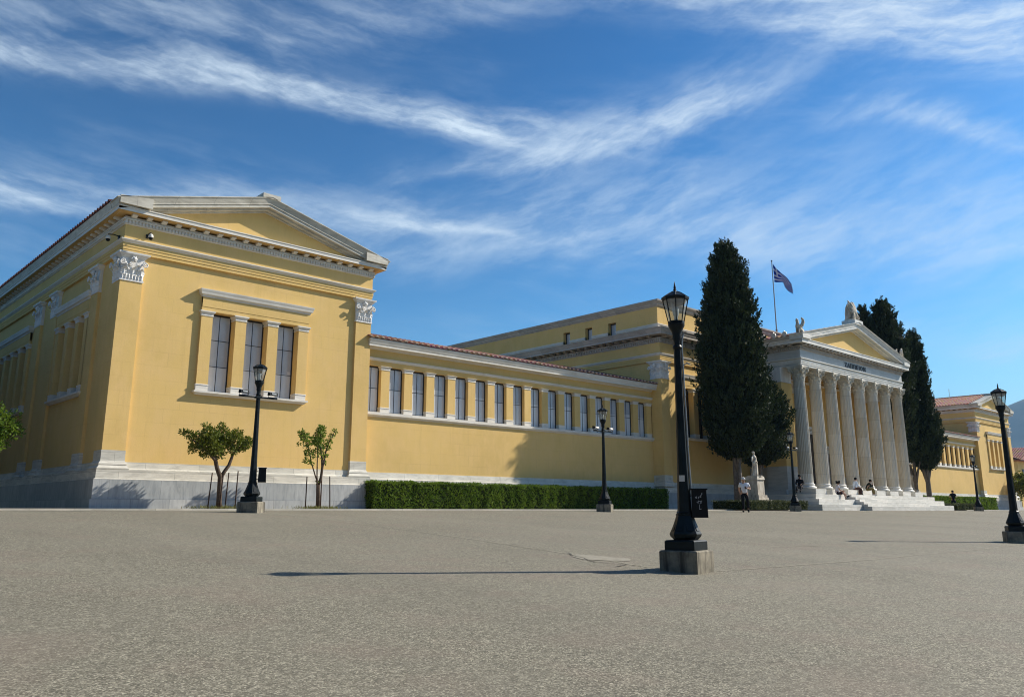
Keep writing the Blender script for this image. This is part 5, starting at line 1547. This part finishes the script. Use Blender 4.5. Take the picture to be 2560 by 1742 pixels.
# ------------------------------------------------------------------ cameras on the near pavilion
def cctv(x, y, z, nx, ny, label):
    root = tag(empty('security_camera', (x, y, z)), label, 'security camera', 'dome cameras under the pavilion cornice')
    m = MB(); m.box(-.05, .05, -.05, .05, -.06, .10)
    m.tube([(0, 0, .06), (nx * .22, ny * .22, .10), (nx * .42, ny * .42, .07), (nx * .42, ny * .42, 0.0)], .022, 8)
    m.build('bracket', M['bin'], root)
    m = MB(); m.lathe((nx * .42, ny * .42, 0), [(.03, .03), (.075, .0), (.095, -.06), (.095, -.12), (.08, -.13)], 14); m.build('housing', M['white'], root, 40)
    m = MB(); m.ball((nx * .42, ny * .42, -.145), (.085, .085, .085), 12, 8); m.build('dome', M['bin'], root, True)
cctv(X0 - .02, Y0 + .55, 10.62, -1, 0, 'dome security camera on the shaded side of the pavilion corner')
cctv(X0 + .85, Y0 - .02, 10.72, 0, -1, 'white dome security camera on the sunlit front near the pavilion corner')

# ------------------------------------------------------------------ people
def skin(name, V, E_, root_key, mat, parent, sub=1, extra_roots=()):
    """V: {key: (x, y, z, r)}; one continuous skinned surface"""
    keys = list(V); idx = {k: i for i, k in enumerate(keys)}
    me = bpy.data.meshes.new(name)
    me.from_pydata([V[k][:3] for k in keys], [(idx[a], idx[b]) for a, b in E_], [])
    o = bpy.data.objects.new(name, me); COL.objects.link(o)
    if parent: o.parent = parent
    md = o.modifiers.new('skin', 'SKIN'); md.use_smooth_shade = True
    for k in keys:
        sv = me.skin_vertices[0].data[idx[k]]
        r = V[k][3]
        sv.radius = (r, r) if isinstance(r, (int, float)) else r
        sv.use_root = (k == root_key or k in extra_roots)
    if sub:
        sb = o.modifiers.new('sub', 'SUBSURF'); sb.levels = sub; sb.render_levels = sub
    me.materials.append(mat)
    return o

SKIN = m_plain('skin', (0.42, 0.25, 0.17), 0.6, 0.3, 0.08, 8)
SKIN_D = m_plain('tanned_skin', (0.20, 0.11, 0.07), 0.6, 0.3, 0.08, 8)
def cloth(name, c): return m_plain(name, c, 0.9, 0.15, 0.12, 6)

def person(label, loc, rz, J, clothes, hair, skin_mat=SKIN, sleeves='short', group=None):
    """J: joint positions, forward is -Y, person's own left is +X."""
    root = tag(empty('person', loc, rz), label, 'person', group)
    V = {'pelvis': (*J['pelvis'], .125), 'waist': (*J['waist'], .115), 'chest': (*J['chest'], .135), 'neck': (*J['neck'], .052), 'head0': (*J['head'], .085)}
    hx, hy, hz = J['head']
    V['crown'] = (hx + J.get('nod', (0, 0))[0] * -.02, hy + .015, hz + .085, .082)
    V['jaw'] = (hx + J.get('nod', (0, 0))[0] * .5, hy - .055, hz - .045, .055)
    E_ = [('pelvis', 'waist'), ('waist', 'chest'), ('chest', 'neck'), ('neck', 'head0'), ('head0', 'crown'), ('head0', 'jaw')]
    for s_ in 'LR':
        V['sh' + s_] = (*J['sh' + s_], .062); V['el' + s_] = (*J['el' + s_], .043); V['wr' + s_] = (*J['wr' + s_], .028)
        V['pa' + s_] = (*J['pa' + s_], .034)
        V['hip' + s_] = (*J['hip' + s_], .095); V['kn' + s_] = (*J['kn' + s_], .062); V['an' + s_] = (*J['an' + s_], .042); V['to' + s_] = (*J['to' + s_], .036)
        E_ += [('chest', 'sh' + s_), ('sh' + s_, 'el' + s_), ('el' + s_, 'wr' + s_), ('wr' + s_, 'pa' + s_), ('pelvis', 'hip' + s_), ('hip' + s_, 'kn' + s_), ('kn' + s_, 'an' + s_), ('an' + s_, 'to' + s_)]
    extra = []
    for s_ in 'LR':        # five separate fingers on each palm, slightly curled
        w, p = Vector(J['wr' + s_]), Vector(J['pa' + s_])
        d = (p - w).normalized(); side = d.cross(Vector((0, 1, .3))).normalized(); down = d.cross(side).normalized()
        for f in range(5):
            if f == 0: b = w.lerp(p, .7) + side * .03; dd = (d * .6 + side * .8).normalized(); ln = .055
            else: b = p + side * (.027 - .018 * (f - 1)) + d * .012; dd = d; ln = (.07, .08, .075, .058)[f - 1]
            k0, k1, k2 = ('f%s%d%d' % (s_, f, q) for q in range(3))
            V[k0] = (*b, .011); V[k1] = (*(b + dd * ln * .5 + down * .008), .009); V[k2] = (*(b + dd * ln * .95 + down * .028), .007)
            E_ += [(k0, k1), (k1, k2)]; extra.append(k0)
    body = skin('body', V, E_, 'pelvis', skin_mat, root, 2, extra)
    # face, ears
    f = MB()
    f.ball((hx, hy - .098, hz - .005), (.013, .022, .022), 8, 6)
    for s_ in (-1, 1): f.ball((hx + s_ * .086, hy + .0, hz), (.014, .022, .034), 8, 6)
    f.build('nose_and_ears', skin_mat, root, True)
    f = MB()
    for s_ in (-1, 1): f.ball((hx + s_ * .033, hy - .080, hz + .018), (.014, .010, .009), 8, 6)
    f.ball((hx, hy - .088, hz - .060), (.026, .012, .007), 8, 6)
    f.build('eyes_and_mouth', M['bin'], root, True)
    hm, hl = hair
    m = MB()
    m.ball((hx, hy + .022, hz + .055), (.104, .112, .098), 14, 9)
    if hl == 'curly':
        rr = random.Random(4)
        for k in range(40):
            a, b = rr.uniform(0, 2 * PI), rr.uniform(-.4, 1)
            m.ball((hx + .11 * math.cos(a), hy + .03 + .11 * math.sin(a), hz + .05 + .09 * b), .05, 7, 5)
    m.build('hair', hm, root, True)
    for nm, mat, kind in clothes:
        if kind in ('tshirt', 'longsleeve'):
            C = {'pelvis': (*(Vector(J['pelvis']) - (Vector(J['waist']) - Vector(J['pelvis'])) * .12), .152), 'mid': (*Vector(J['pelvis']).lerp(Vector(J['waist']), .5), .156), 'waist': (*J['waist'], .148), 'chest': (*J['chest'], .158), 'nk': (*Vector(J['chest']).lerp(Vector(J['neck']), .75), .070)}
            ee = [('pelvis', 'mid'), ('mid', 'waist'), ('waist', 'chest'), ('chest', 'nk')]
            for s_ in 'LR':
                sh_, el_, wr_ = Vector(J['sh' + s_]), Vector(J['el' + s_]), Vector(J['wr' + s_])
                C['s' + s_] = (*sh_, .082); C['m' + s_] = (*sh_.lerp(el_, .62), .072); ee += [('chest', 's' + s_), ('s' + s_, 'm' + s_)]
                if kind == 'longsleeve':
                    C['e' + s_] = (*el_, .062); C['w' + s_] = (*el_.lerp(wr_, .92), .043); ee += [('m' + s_, 'e' + s_), ('e' + s_, 'w' + s_)]
            skin(nm, C, ee, 'pelvis', mat, root)
        elif kind in ('trousers', 'shorts', 'skirt'):
            C = {'pelvis': (*J['pelvis'], .150), 'w': (*Vector(J['pelvis']).lerp(Vector(J['waist']), .6), .138)}
            ee = [('pelvis', 'w')]
            for s_ in 'LR':
                h_, k_, a_ = Vector(J['hip' + s_]), Vector(J['kn' + s_]), Vector(J['an' + s_])
                C['h' + s_] = (*h_, .112); ee.append(('pelvis', 'h' + s_))
                if kind == 'trousers':
                    C['k' + s_] = (*k_, .082); C['a' + s_] = (*k_.lerp(a_, .93), .066); ee += [('h' + s_, 'k' + s_), ('k' + s_, 'a' + s_)]
                else:
                    C['k' + s_] = (*h_.lerp(k_, .82), .100); ee += [('h' + s_, 'k' + s_)]
            skin(nm, C, ee, 'pelvis', mat, root)
        elif kind == 'shoes':
            m = MB()
            for s_ in 'LR':
                a_, t_ = Vector(J['an' + s_]), Vector(J['to' + s_])
                d = (t_ - a_); d = d.normalized()
                h_ = a_ - Vector((0, 0, .035)) - d * .03
                m.tube([tuple(h_ - d * .02), tuple(h_), tuple(h_.lerp(t_, .5) + Vector((0, 0, .012))), tuple(t_), tuple(t_ + d * .05)], [.03, .052, .052, .045, .02], 8)
            m.build(nm, mat, root, True)
    return root

def stand(step=.0, **kw):
    J = dict(pelvis=(0, 0, .93), waist=(0, -.01, 1.10), chest=(0, -.02, 1.33), neck=(0, -.03, 1.49), head=(0, -.05, 1.60),
             shL=(.18, -.02, 1.40), elL=(.24, .03, 1.14), wrL=(.24, -.02, .90), paL=(.24, -.04, .83),
             shR=(-.18, -.02, 1.40), elR=(-.24, .03, 1.14), wrR=(-.24, -.02, .90), paR=(-.24, -.04, .83),
             hipL=(.09, 0, .88), knL=(.10, -.03, .49), anL=(.10, .02, .09), toL=(.11, -.11, .045),
             hipR=(-.09, 0, .88), knR=(-.10, -.03, .49), anR=(-.10, .02, .09), toR=(-.11, -.11, .045))
    J.update(kw); return J
# man walking past the statue, looking down at the phone held at his chest
CAMDIR = math.atan2(-.84, .55)
man = person('white-haired man in a white T-shirt and black trousers walking with a phone at his chest', (37.25, 22.9, gz(22.9)), R(-52),
    stand(head=(-.03, -.10, 1.57), neck=(-.01, -.05, 1.47), nod=(0, -.04), chest=(0, -.03, 1.31), shL=(.19, -.03, 1.37), elL=(.29, -.05, 1.12), wrL=(.14, -.25, 1.16), paL=(.07, -.29, 1.18),
          shR=(-.19, -.02, 1.37), elR=(-.25, .10, 1.12), wrR=(-.20, .22, .98), paR=(-.18, .26, .93),
          knL=(.14, .04, .52), anL=(.17, .24, .16), toL=(.18, .20, .05), knR=(-.11, -.16, .50), anR=(-.12, -.20, .09), toR=(-.13, -.34, .05)),
    [('t_shirt', cloth('white_cotton', (.72, .74, .78)), 'tshirt'), ('trousers', cloth('black_cloth', (.012, .012, .014)), 'trousers'), ('shoes', cloth('black_leather', (.012, .012, .012)), 'shoes')],
    (cloth('white_hair', (.62, .60, .56)), 'short'))
m = MB(); m.box(-.04, .04, -.006, .006, -.07, .07)
ph = m.build('phone', M['bin'], None); ph.location = (37.25, 22.9, gz(22.9)); ph.location += Matrix.Rotation(R(-52), 3, 'Z') @ Vector((.03, -.33, 1.20))
ph.rotation_euler = (R(-35), 0, R(-52)); tag(ph, 'dark phone held at the chest of the walking man', 'phone')
BLK = cloth('black_sportswear', (.014, .014, .018))
person('jogger dressed in black shorts and T-shirt running before the far hedge', (79.4, 28.0, GZ if False else .0), R(-60),
    stand(elL=(.27, .06, 1.16), wrL=(.20, -.16, 1.18), paL=(.17, -.22, 1.20), elR=(-.27, .10, 1.18), wrR=(-.20, -.12, 1.14), paR=(-.16, -.18, 1.15),
          knL=(.11, -.14, .52), anL=(.12, .02, .12), toL=(.12, -.10, .06), knR=(-.10, -.02, .50), anR=(-.10, .08, .09), toR=(-.11, -.05, .045)),
    [('t_shirt', BLK, 'tshirt'), ('shorts', BLK, 'shorts'), ('shoes', cloth('white_sneakers', (.6, .6, .6)), 'shoes')], (cloth('dark_hair', (.02, .016, .014)), 'short'))
def sit(**kw):
    """seat height 0; feet below"""
    J = dict(pelvis=(0, 0, .10), waist=(0, .0, .28), chest=(0, -.05, .50), neck=(0, -.09, .66), head=(0, -.13, .77),
             shL=(.18, -.05, .57), elL=(.24, -.12, .33), wrL=(.15, -.32, .26), paL=(.11, -.38, .25),
             shR=(-.18, -.05, .57), elR=(-.24, -.12, .33), wrR=(-.15, -.32, .26), paR=(-.11, -.38, .25),
             hipL=(.09, -.03, .09), knL=(.12, -.42, .12), anL=(.12, -.42, -.26), toL=(.12, -.55, -.30),
             hipR=(-.09, -.03, .09), knR=(-.12, -.42, .12), anR=(-.12, -.42, -.26), toR=(-.12, -.55, -.30))
    J.update(kw); return J
HB = cloth('black_hair', (.012, .011, .011))
person('woman with curly black hair in a dark skirt sitting on the marble steps', (56.25, 27.32, 1.07), R(38),
    sit(knL=(.05, -.42, .18), anL=(-.02, -.62, -.12), toL=(-.04, -.74, -.10), knR=(-.06, -.44, .10), anR=(-.08, -.52, -.27), toR=(-.08, -.66, -.30),
        wrL=(.06, -.36, .24), paL=(.03, -.42, .24)),
    [('top', cloth('white_top', (.55, .55, .62)), 'tshirt'), ('skirt', cloth('dark_purple_cloth', (.025, .012, .022)), 'shorts'), ('shoes', cloth('black_shoes', (.012, .012, .012)), 'shoes')], (HB, 'curly'), SKIN)
person('man in a pale blue shirt and brown trousers sitting high on a column pedestal', (60.35, 27.95, 1.45), R(52),
    sit(chest=(0, -.03, .52), anL=(.12, -.40, -.30), toL=(.12, -.52, -.34), anR=(-.12, -.40, -.30), toR=(-.12, -.52, -.34)),
    [('shirt', cloth('pale_blue_cotton', (.50, .58, .70)), 'longsleeve'), ('trousers', cloth('brown_cloth', (.10, .055, .045)), 'trousers'), ('shoes', cloth('dark_shoes', (.02, .02, .02)), 'shoes')], (HB, 'short'))
person('person in khaki trousers hunched with elbows on knees beside the pale blue shirt', (61.0, 27.35, 1.40), R(40),
    sit(chest=(0, -.16, .44), neck=(0, -.24, .58), head=(0, -.30, .68), waist=(0, -.05, .27), shL=(.18, -.17, .50), shR=(-.18, -.17, .50), elL=(.19, -.34, .26), elR=(-.19, -.34, .26),
        wrL=(.06, -.40, .46), wrR=(-.06, -.40, .46), paL=(.02, -.40, .53), paR=(-.02, -.40, .53), knL=(.13, -.42, .16), knR=(-.13, -.42, .16), anL=(.12, -.46, -.26), anR=(-.12, -.46, -.26), toL=(.12, -.59, -.30), toR=(-.12, -.59, -.30)),
    [('top', cloth('dark_green_knit', (.018, .022, .016)), 'longsleeve'), ('trousers', cloth('khaki_cloth', (.17, .135, .055)), 'trousers'), ('shoes', cloth('pale_shoes', (.4, .4, .38)), 'shoes')], (HB, 'short'))
person('person in black sitting in the shade beside the first portico column', (53.1, 28.35, 1.44), R(-70),
    sit(chest=(0, .02, .52), neck=(0, .0, .68), head=(0, -.03, .79), knL=(.12, -.50, .12), knR=(-.12, -.52, .10), anL=(.12, -.85, -.18), toL=(.12, -.97, -.16), anR=(-.12, -.92, -.22), toR=(-.12, -1.04, -.20)),
    [('top', BLK, 'longsleeve'), ('trousers', BLK, 'trousers'), ('shoes', cloth('worn_black_shoes', (.012, .012, .012)), 'shoes')], (HB, 'short'), SKIN_D)

# ------------------------------------------------------------------ statues on pedestals
def robed(name, h, parent, lean=0.0, seed=1):
    """draped standing figure, feet at z = 0"""
    k = h / 1.75
    m = MB(); N, K = 36, 40
    prof = [(0, .24, .22), (.1, .25, .21), (.5, .21, .18), (.85, .20, .16), (1.0, .19, .15), (1.15, .175, .135), (1.3, .205, .14), (1.42, .19, .12), (1.49, .09, .08), (1.53, .058, .06), (1.57, .062, .065), (1.62, .080, .092), (1.68, .082, .098), (1.74, .060, .072), (1.765, .015, .02)]
    vs = []
    zs = [p_[0] for p_ in prof]
    for j in range(K + 1):
        z_ = 1.765 * j / K
        a = float(np.interp(z_, zs, [p_[1] for p_ in prof])); b = float(np.interp(z_, zs, [p_[2] for p_ in prof]))
        fold = max(0, min(1, (1.45 - z_) / .5)) * .10
        cx = lean * math.sin(PI * z_ / 1.75) * .12
        for i in range(N):
            t = 2 * PI * i / N
            f_ = 1 + fold * math.sin(9 * t + 3.0 * math.sin(z_ * 2 + seed) + z_ * 1.5) + fold * .6 * math.sin(4 * t - z_ * 4 + seed)
            vs.append(((cx + a * f_ * math.cos(t)) * k, b * f_ * math.sin(t) * k, z_ * k))
    fs = [(j * N + i, j * N + (i + 1) % N, (j + 1) * N + (i + 1) % N, (j + 1) * N + i) for j in range(K) for i in range(N)]
    fs += [tuple(range(N))[::-1], tuple(K * N + i for i in range(N))]
    m.add(vs, fs)
    q = lambda *p_: tuple(c * k for c in p_)
    m.tube([q(.18, 0, 1.38), q(.25, -.02, 1.15), q(.20, -.14, .98), q(.06, -.19, 1.02)], [.065 * k, .055 * k, .045 * k, .03 * k], 8)
    m.tube([q(-.18, 0, 1.38), q(-.25, .0, 1.12), q(-.22, -.10, .88), q(-.19, -.14, .76)], [.065 * k, .055 * k, .042 * k, .028 * k], 8)
    m.tube([q(.17, -.05, 1.42), q(.02, -.17, 1.2), q(-.18, -.13, .98), q(-.20, .0, .70), q(-.16, .08, .3)], [.05 * k, .055 * k, .06 * k, .05 * k, .03 * k], 8)
    m.ball(q(0, -.092, 1.635), (.012 * k, .02 * k, .02 * k), 6, 5)
    m.ball(q(0, .02, 1.70), (.088 * k, .10 * k, .07 * k), 10, 7)
    return m.build(name, M['statue'], parent, True)
def statue(x, y, zt, h, w, label, rz=0.0, seed=1):
    root = tag(empty('statue', (x, y, .05), rz), label, 'statue', 'robed statues beside the steps')
    m = MB(); H = zt - .05
    hw = w / 2
    for a, b, s_ in ((0, .42, 1.42), (.422, .56, 1.52), (.562, .72, 1.18), (.722, .86, 1.06), (.862, H - .20, .86), (H - .198, H - .13, .94), (H - .128, H, .90)):
        t = .96 if b > 1.2 else 1.0
        m.lathe((0, 0, 0), [(hw * s_ * 1.414, a), (hw * s_ * 1.414 * t, b)], 4, 0, PI / 4)
    m.build('pedestal', M['statue'], root)
    f = robed('figure', h, root, 1.0, seed); f.location.z = H
    m = MB(); m.lathe((0, 0, 0), [(hw * 1.0, H), (hw * 1.0, H + .05), (.1, H + .052)], 12); m.build('figure_base', M['statue'], root)
    return root
statue(45.75, 27.35, 2.02, 1.50, .92, 'pale robed statue on a stepped pedestal beside the tallest cypress', 0, 1)
statue(77.0, 30.4, 1.75, 2.2, 1.0, 'weathered robed statue half hidden behind the last portico column', 0, 3)
bpy.context.view_layer.update()

# ------------------------------------------------------------------ sculpture on the portico roof
def sphinx(x, y, z, mir, label):
    root = tag(empty('sphinx_statue', (x, y, z)), label, 'statue', 'winged sphinxes on the portico corners')
    s_ = -1 if mir else 1
    m = MB()
    # seated lion body facing outwards, upright chest, curled wings, human head
    m.tube([(s_ * .34, 0, .20), (s_ * .18, 0, .30), (-s_ * .02, 0, .42), (-s_ * .16, 0, .66), (-s_ * .20, 0, .84)], [.14, .21, .19, .15, .07], 10)
    m.ball((-s_ * .24, 0, .97), (.095, .085, .115), 10, 8); m.ball((-s_ * .20, 0, 1.01), (.11, .10, .10), 10, 8)
    for d in (-.09, .09):
        m.tube([(-s_ * .14, d, .52), (-s_ * .20, d, .26), (-s_ * .22, d, .04), (-s_ * .30, d, .03)], [.07, .05, .05, .04], 8)
        m.tube([(s_ * .24, d * 1.6, .26), (s_ * .05, d * 1.9, .22), (s_ * .18, d * 1.8, .06), (s_ * .0, d * 1.8, .04)], [.12, .09, .06, .04], 8)
        m.tube([(-s_ * .05, d * 1.3, .52), (s_ * .12, d * 2.0, .66), (s_ * .26, d * 2.4, .88), (s_ * .24, d * 2.4, 1.10), (s_ * .12, d * 2.2, 1.18), (s_ * .08, d * 2.2, 1.08)], [.10, .13, .12, .09, .06, .03], 9)
    m.tube([(s_ * .40, 0, .18), (s_ * .55, 0, .30), (s_ * .52, 0, .52), (s_ * .42, 0, .56)], [.05, .04, .035, .025], 7)
    m.build('figure', M['statue'], root, True)
    b = MB(); b.box(-.45, .52, -.26, .26, -.02, .05); b.build('plinth_block', M['statue'], root)
    return root
sphinx(PX0 - .05, PYF - .1, 12.17, False, 'winged stone sphinx on the left corner of the portico roof')
sphinx(PX1 + .05, PYF - .1, 12.17, True, 'winged stone sphinx on the right corner of the portico roof')
root = tag(empty('apex_ornament', (pxa, PYF - .1, 14.47)), 'large carved palmette ornament with a jagged top on the peak of the pediment', 'sculpture')
m = MB()
m.tube([(0, .08, -.02), (0, .10, .35), (0, .08, .95), (0, .05, 1.12)], [.44, .40, .34, .20], 12)
for k in range(9):                       # palmette lobes fanned out, their tips curling forward
    a = R(28 + 124 * k / 8)
    L_ = (1.02, 1.20, 1.22, 1.08, .98, 1.08, 1.22, 1.20, 1.02)[k]
    c_, s2 = math.cos(a), math.sin(a)
    m.tube([(.12 * c_, -.16, .25), (.30 * c_, -.26, .30 + .42 * s2), (.46 * c_, -.20, .30 + .80 * L_ * s2), (.54 * c_, -.10, .28 + 1.12 * L_ * s2), (.60 * c_, .02, .32 + 1.16 * L_ * s2)], [.05, .10, .095, .05, .012], 7)
    m.tube([(.14 * c_, .24, .25), (.32 * c_, .30, .30 + .42 * s2), (.48 * c_, .24, .28 + .78 * L_ * s2), (.55 * c_, .16, .28 + 1.05 * L_ * s2)], [.05, .10, .09, .015], 7)
for s_ in (-1, 1):                       # two tall spiked fronds, scrolls at the foot and spiky leaves on the flanks
    m.tube([(s_ * .20, -.05, .9), (s_ * .34, -.05, 1.25), (s_ * .36, -.02, 1.52), (s_ * .26, .02, 1.66)], [.14, .12, .07, .01], 7)
    for z_ in (1.15, 1.28, 1.40, 1.52): m.tube([(s_ * .30, -.03, z_ - .05), (s_ * .46, -.04, z_), (s_ * .58, .0, z_ + .06)], [.06, .05, .006], 5)
    pts = []
    for q in range(16):
        t = q / 15; a = -PI / 2 + t * 2.8 * PI; r_ = .22 * (1 - .75 * t)
        pts.append((s_ * (.26 + r_ * math.cos(a)), -.34, .28 + r_ * math.sin(a)))
    m.tube(pts, [.07 * (1 - .4 * q / 15) for q in range(16)], 7)
    for z_ in (.30, .46, .62, .78, .94, 1.10, 1.26): m.tube([(s_ * .26, -.05, z_ - .12), (s_ * .44, -.06, z_), (s_ * .60, .0, z_ + .10)], [.10, .075, .008], 6)
m.build('palmette', M['statue'], root, True)
b = MB(); b.box(-.60, .60, -.32, .32, -.02, .10); b.build('plinth_block', M['statue'], root)

# ------------------------------------------------------------------ flag on the roof
fx, fy = 62.8, 34.6
pole = tag(empty('flagpole', (fx, fy, 14.2)), 'tall slim flagpole on the palace roof behind the pediment', 'flagpole')
m = MB(); m.tube([(0, 0, 0), (0, 0, 6.62)], [.055, .038], 10); m.lathe((0, 0, 0), [(.16, 0), (.16, .1), (.09, .14), (.075, .6), (.09, .62), (.09, .68), (.05, .70)], 12)
m.build('pole', M['steel'], pole, 40)
m = MB(); m.ball((0, 0, 6.66), .07, 10, 8); m.build('finial', M['iron'], pole, True)
def m_flag():
    t = NT('striped_flag_cloth', 0.8, 0.2)
    uvn = t.n.new('ShaderNodeUVMap'); uvn.uv_map = 'flag'
    p_ = t.sepxyz(uvn.outputs[0])
    u, v = p_[0], p_[1]
    st = t.math('GREATER_THAN', t.math('FRACT', t.math('MULTIPLY_ADD', v, 4.5, .03)), 0.56)     # nine stripes, blue first and last
    incant = t.math('MULTIPLY', t.math('LESS_THAN', u, 0.37), t.math('GREATER_THAN', v, 4 / 9))
    cr1 = t.math('LESS_THAN', t.math('ABSOLUTE', t.math('SUBTRACT', u, 0.185)), 0.037)
    cr2 = t.math('LESS_THAN', t.math('ABSOLUTE', t.math('SUBTRACT', v, 6.5 / 9)), 0.5 / 9)
    cross = t.math('MAXIMUM', cr1, cr2)
    fac = t.math('ADD', t.math('MULTIPLY', incant, cross), t.math('MULTIPLY', t.math('SUBTRACT', 1.0, incant), st))
    c = t.mix(fac, (0.004, 0.030, 0.24), (0.42, 0.44, 0.50))
    t.color(c)
    tr = t.n.new('ShaderNodeBsdfTranslucent'); t.l.new(c, tr.inputs[0])
    mx = t.n.new('ShaderNodeMixShader'); mx.inputs[0].default_value = 0.18
    t.l.new(t.b.outputs[0], mx.inputs[1]); t.l.new(tr.outputs[0], mx.inputs[2]); t.l.new(mx.outputs[0], t.n['Material Output'].inputs['Surface'])
    return t.mat
HZ = 1.63
top = [(0, 0), (.30, -.42), (.62, -.78), (.95, -1.12), (1.25, -1.50), (1.53, -1.74)]
bot = [(.04, -1.63), (.40, -1.64), (.74, -1.66), (.95, -2.05), (1.16, -2.48), (1.50, -2.68)]
us = [0, .2, .4, .6, .8, 1.0]
nu, nv = 40, 24
vs, uv = [], []
for j in range(nv + 1):
    for i in range(nu + 1):
        u = i / nu; v = j / nv
        tx, tz = np.interp(u, us, [q[0] for q in top]), np.interp(u, us, [q[1] for q in top])
        bx, bz = np.interp(u, us, [q[0] for q in bot]), np.interp(u, us, [q[1] for q in bot])
        x = bx + (tx - bx) * v; z_ = bz + (tz - bz) * v
        w = .16 * u ** .7 * math.sin(6.5 * u + 5.0 * (1 - v) * u + .6) + .05 * math.sin(15 * u - 6 * v) * u
        vs.append((.731 * x + .682 * w, -.682 * x + .731 * w, z_)); uv.append((u, v))
m = MB(); m.add(vs, [(j * (nu + 1) + i, j * (nu + 1) + i + 1, (j + 1) * (nu + 1) + i + 1, (j + 1) * (nu + 1) + i) for j in range(nv) for i in range(nu)])
me = m.mesh('flag', m_flag(), True, False, False)
ul = me.uv_layers.new(name='flag')
for lp in me.loops: ul.data[lp.index].uv = uv[lp.vertex_index]
fl = bpy.data.objects.new('flag', me); COL.objects.link(fl); fl.location = (fx + .06, fy - .05, 14.2 + 6.42)
tag(fl, 'drooping blue and white striped flag with a white cross hanging from the roof pole', 'flag')

# ------------------------------------------------------------------ beyond the palace
house = tag(empty('tiled_house', (174, 50.5, 0)), 'low ochre house with a red tiled roof beyond the far pavilion', 'house')
m = MB(); m.box(-7, 14, -3, 9, 0, 8.75)
m.build('wall', M['stucco'], house)
m = MB()
tiles(m, (-8.2, -4.0, 8.7), (15, -4.0, 8.7), (0, 7.0, 2.55), .42, .08, 12)
tiles(m, (-8.2, -4.0, 8.7), (-8.2, 10.0, 8.7), (7.0, 0, 2.55), .42, .08, 12)
m.box(-7.9, 14.8, -3.8, 9.8, 8.55, 8.69, 1)
m.build('roof', [M['tile'], M['tile']], house, 60)
m = MB(); m.box(1, 3.4, 2.2, 4.0, 10.6, 12.1); m.build('chimney', M['concrete'], house)
for wx in (-4.5, -1.5, 1.5, 4.5):
    m = MB(); m.box(wx - .6, wx + .6, -3.06, -2.95, 5.0, 7.2); w = m.build('window', M['frame'], house)
    m = MB(); m.box(wx - .5, wx + .5, -3.075, -3.061, 5.1, 7.1); m.build('window_pane', M['dark_pane'], w)
# antennas on the far pavilion ridge
for k, (ax_, ay_, hh) in enumerate(((107.5, 40.0, 1.5), (109.0, 37.5, 1.2), (116.6, 60.0, 3.2))):
    m = MB(); zb = 13.62 - abs(ax_ - 109.61) * .265
    m.tube([(0, 0, -.3), (0, 0, hh)], .02, 6)
    for q in range(4): m.tube([(-.28 + .03 * q, 0, hh - .1 - .16 * q), (.28 - .03 * q, 0, hh - .1 - .16 * q)], .010, 5)
    o = m.build('roof_antenna', M['steel'], None); o.location = (ax_, ay_, zb if k < 2 else 11.4)
    tag(o, ['thin roof antenna nearest the left of the far pavilion ridge', 'short roof antenna beside the far pavilion gable', 'tall thin aerial standing beyond the right edge of the far pavilion'][k], 'antenna')
# mountain
rng = np.random.default_rng(9)
mv, NXm, NYm = [], 90, 26
for j in range(NYm + 1):
    for i in range(NXm + 1):
        x = 2600 + 5200 * i / NXm; y = -1400 + 5600 * j / NYm
        # long ridge running away from the viewer
        ridge = math.exp(-((x - 5300 - .08 * y) / 1250) ** 2)
        along = np.interp(y, [-1400, 300, 1200, 1900, 2600, 4200], [430, 640, 690, 520, 330, 120])
        nz = mnoise.fractal(Vector((x / 620, y / 620, 1.7)), .9, 2.0, 6)
        h_ = along * ridge * (1 + .10 * nz) + 22 * nz * ridge - 14
        mv.append((x, y, h_))
m = MB(); m.add(mv, [(j * (NXm + 1) + i, j * (NXm + 1) + i + 1, (j + 1) * (NXm + 1) + i + 1, (j + 1) * (NXm + 1) + i) for j in range(NYm) for i in range(NXm)])
def m_hill():
    t = NT('scrubby_hillside', .95, .05)
    f = t.noise(t.mapping(t.pos, (.004, .004, .009)), 1.0, 6, .62)
    t.color(t.ramp(f, [(.35, (.035, .045, .022)), (.55, (.075, .080, .045)), (.72, (.19, .165, .125))]))
    return t.mat
tag(m.build('mountain', m_hill(), None, True), kind='structure')
# air: pale blue haze that swallows the mountain
hz = NT('air'); hz.n.remove(hz.b)
pv = hz.n.new('ShaderNodeVolumePrincipled'); pv.inputs['Color'].default_value = (.34, .62, .95, 1); pv.inputs['Density'].default_value = 1.15e-4; pv.inputs['Anisotropy'].default_value = 0.0
hz.l.new(pv.outputs[0], hz.n['Material Output'].inputs['Volume'])
m = MB(); m.box(-4100, 9100, -4100, 9100, -8.0, 900.0)
hb = m.build('haze', hz.mat, None); tag(hb, kind='stuff')
HAZE = hb
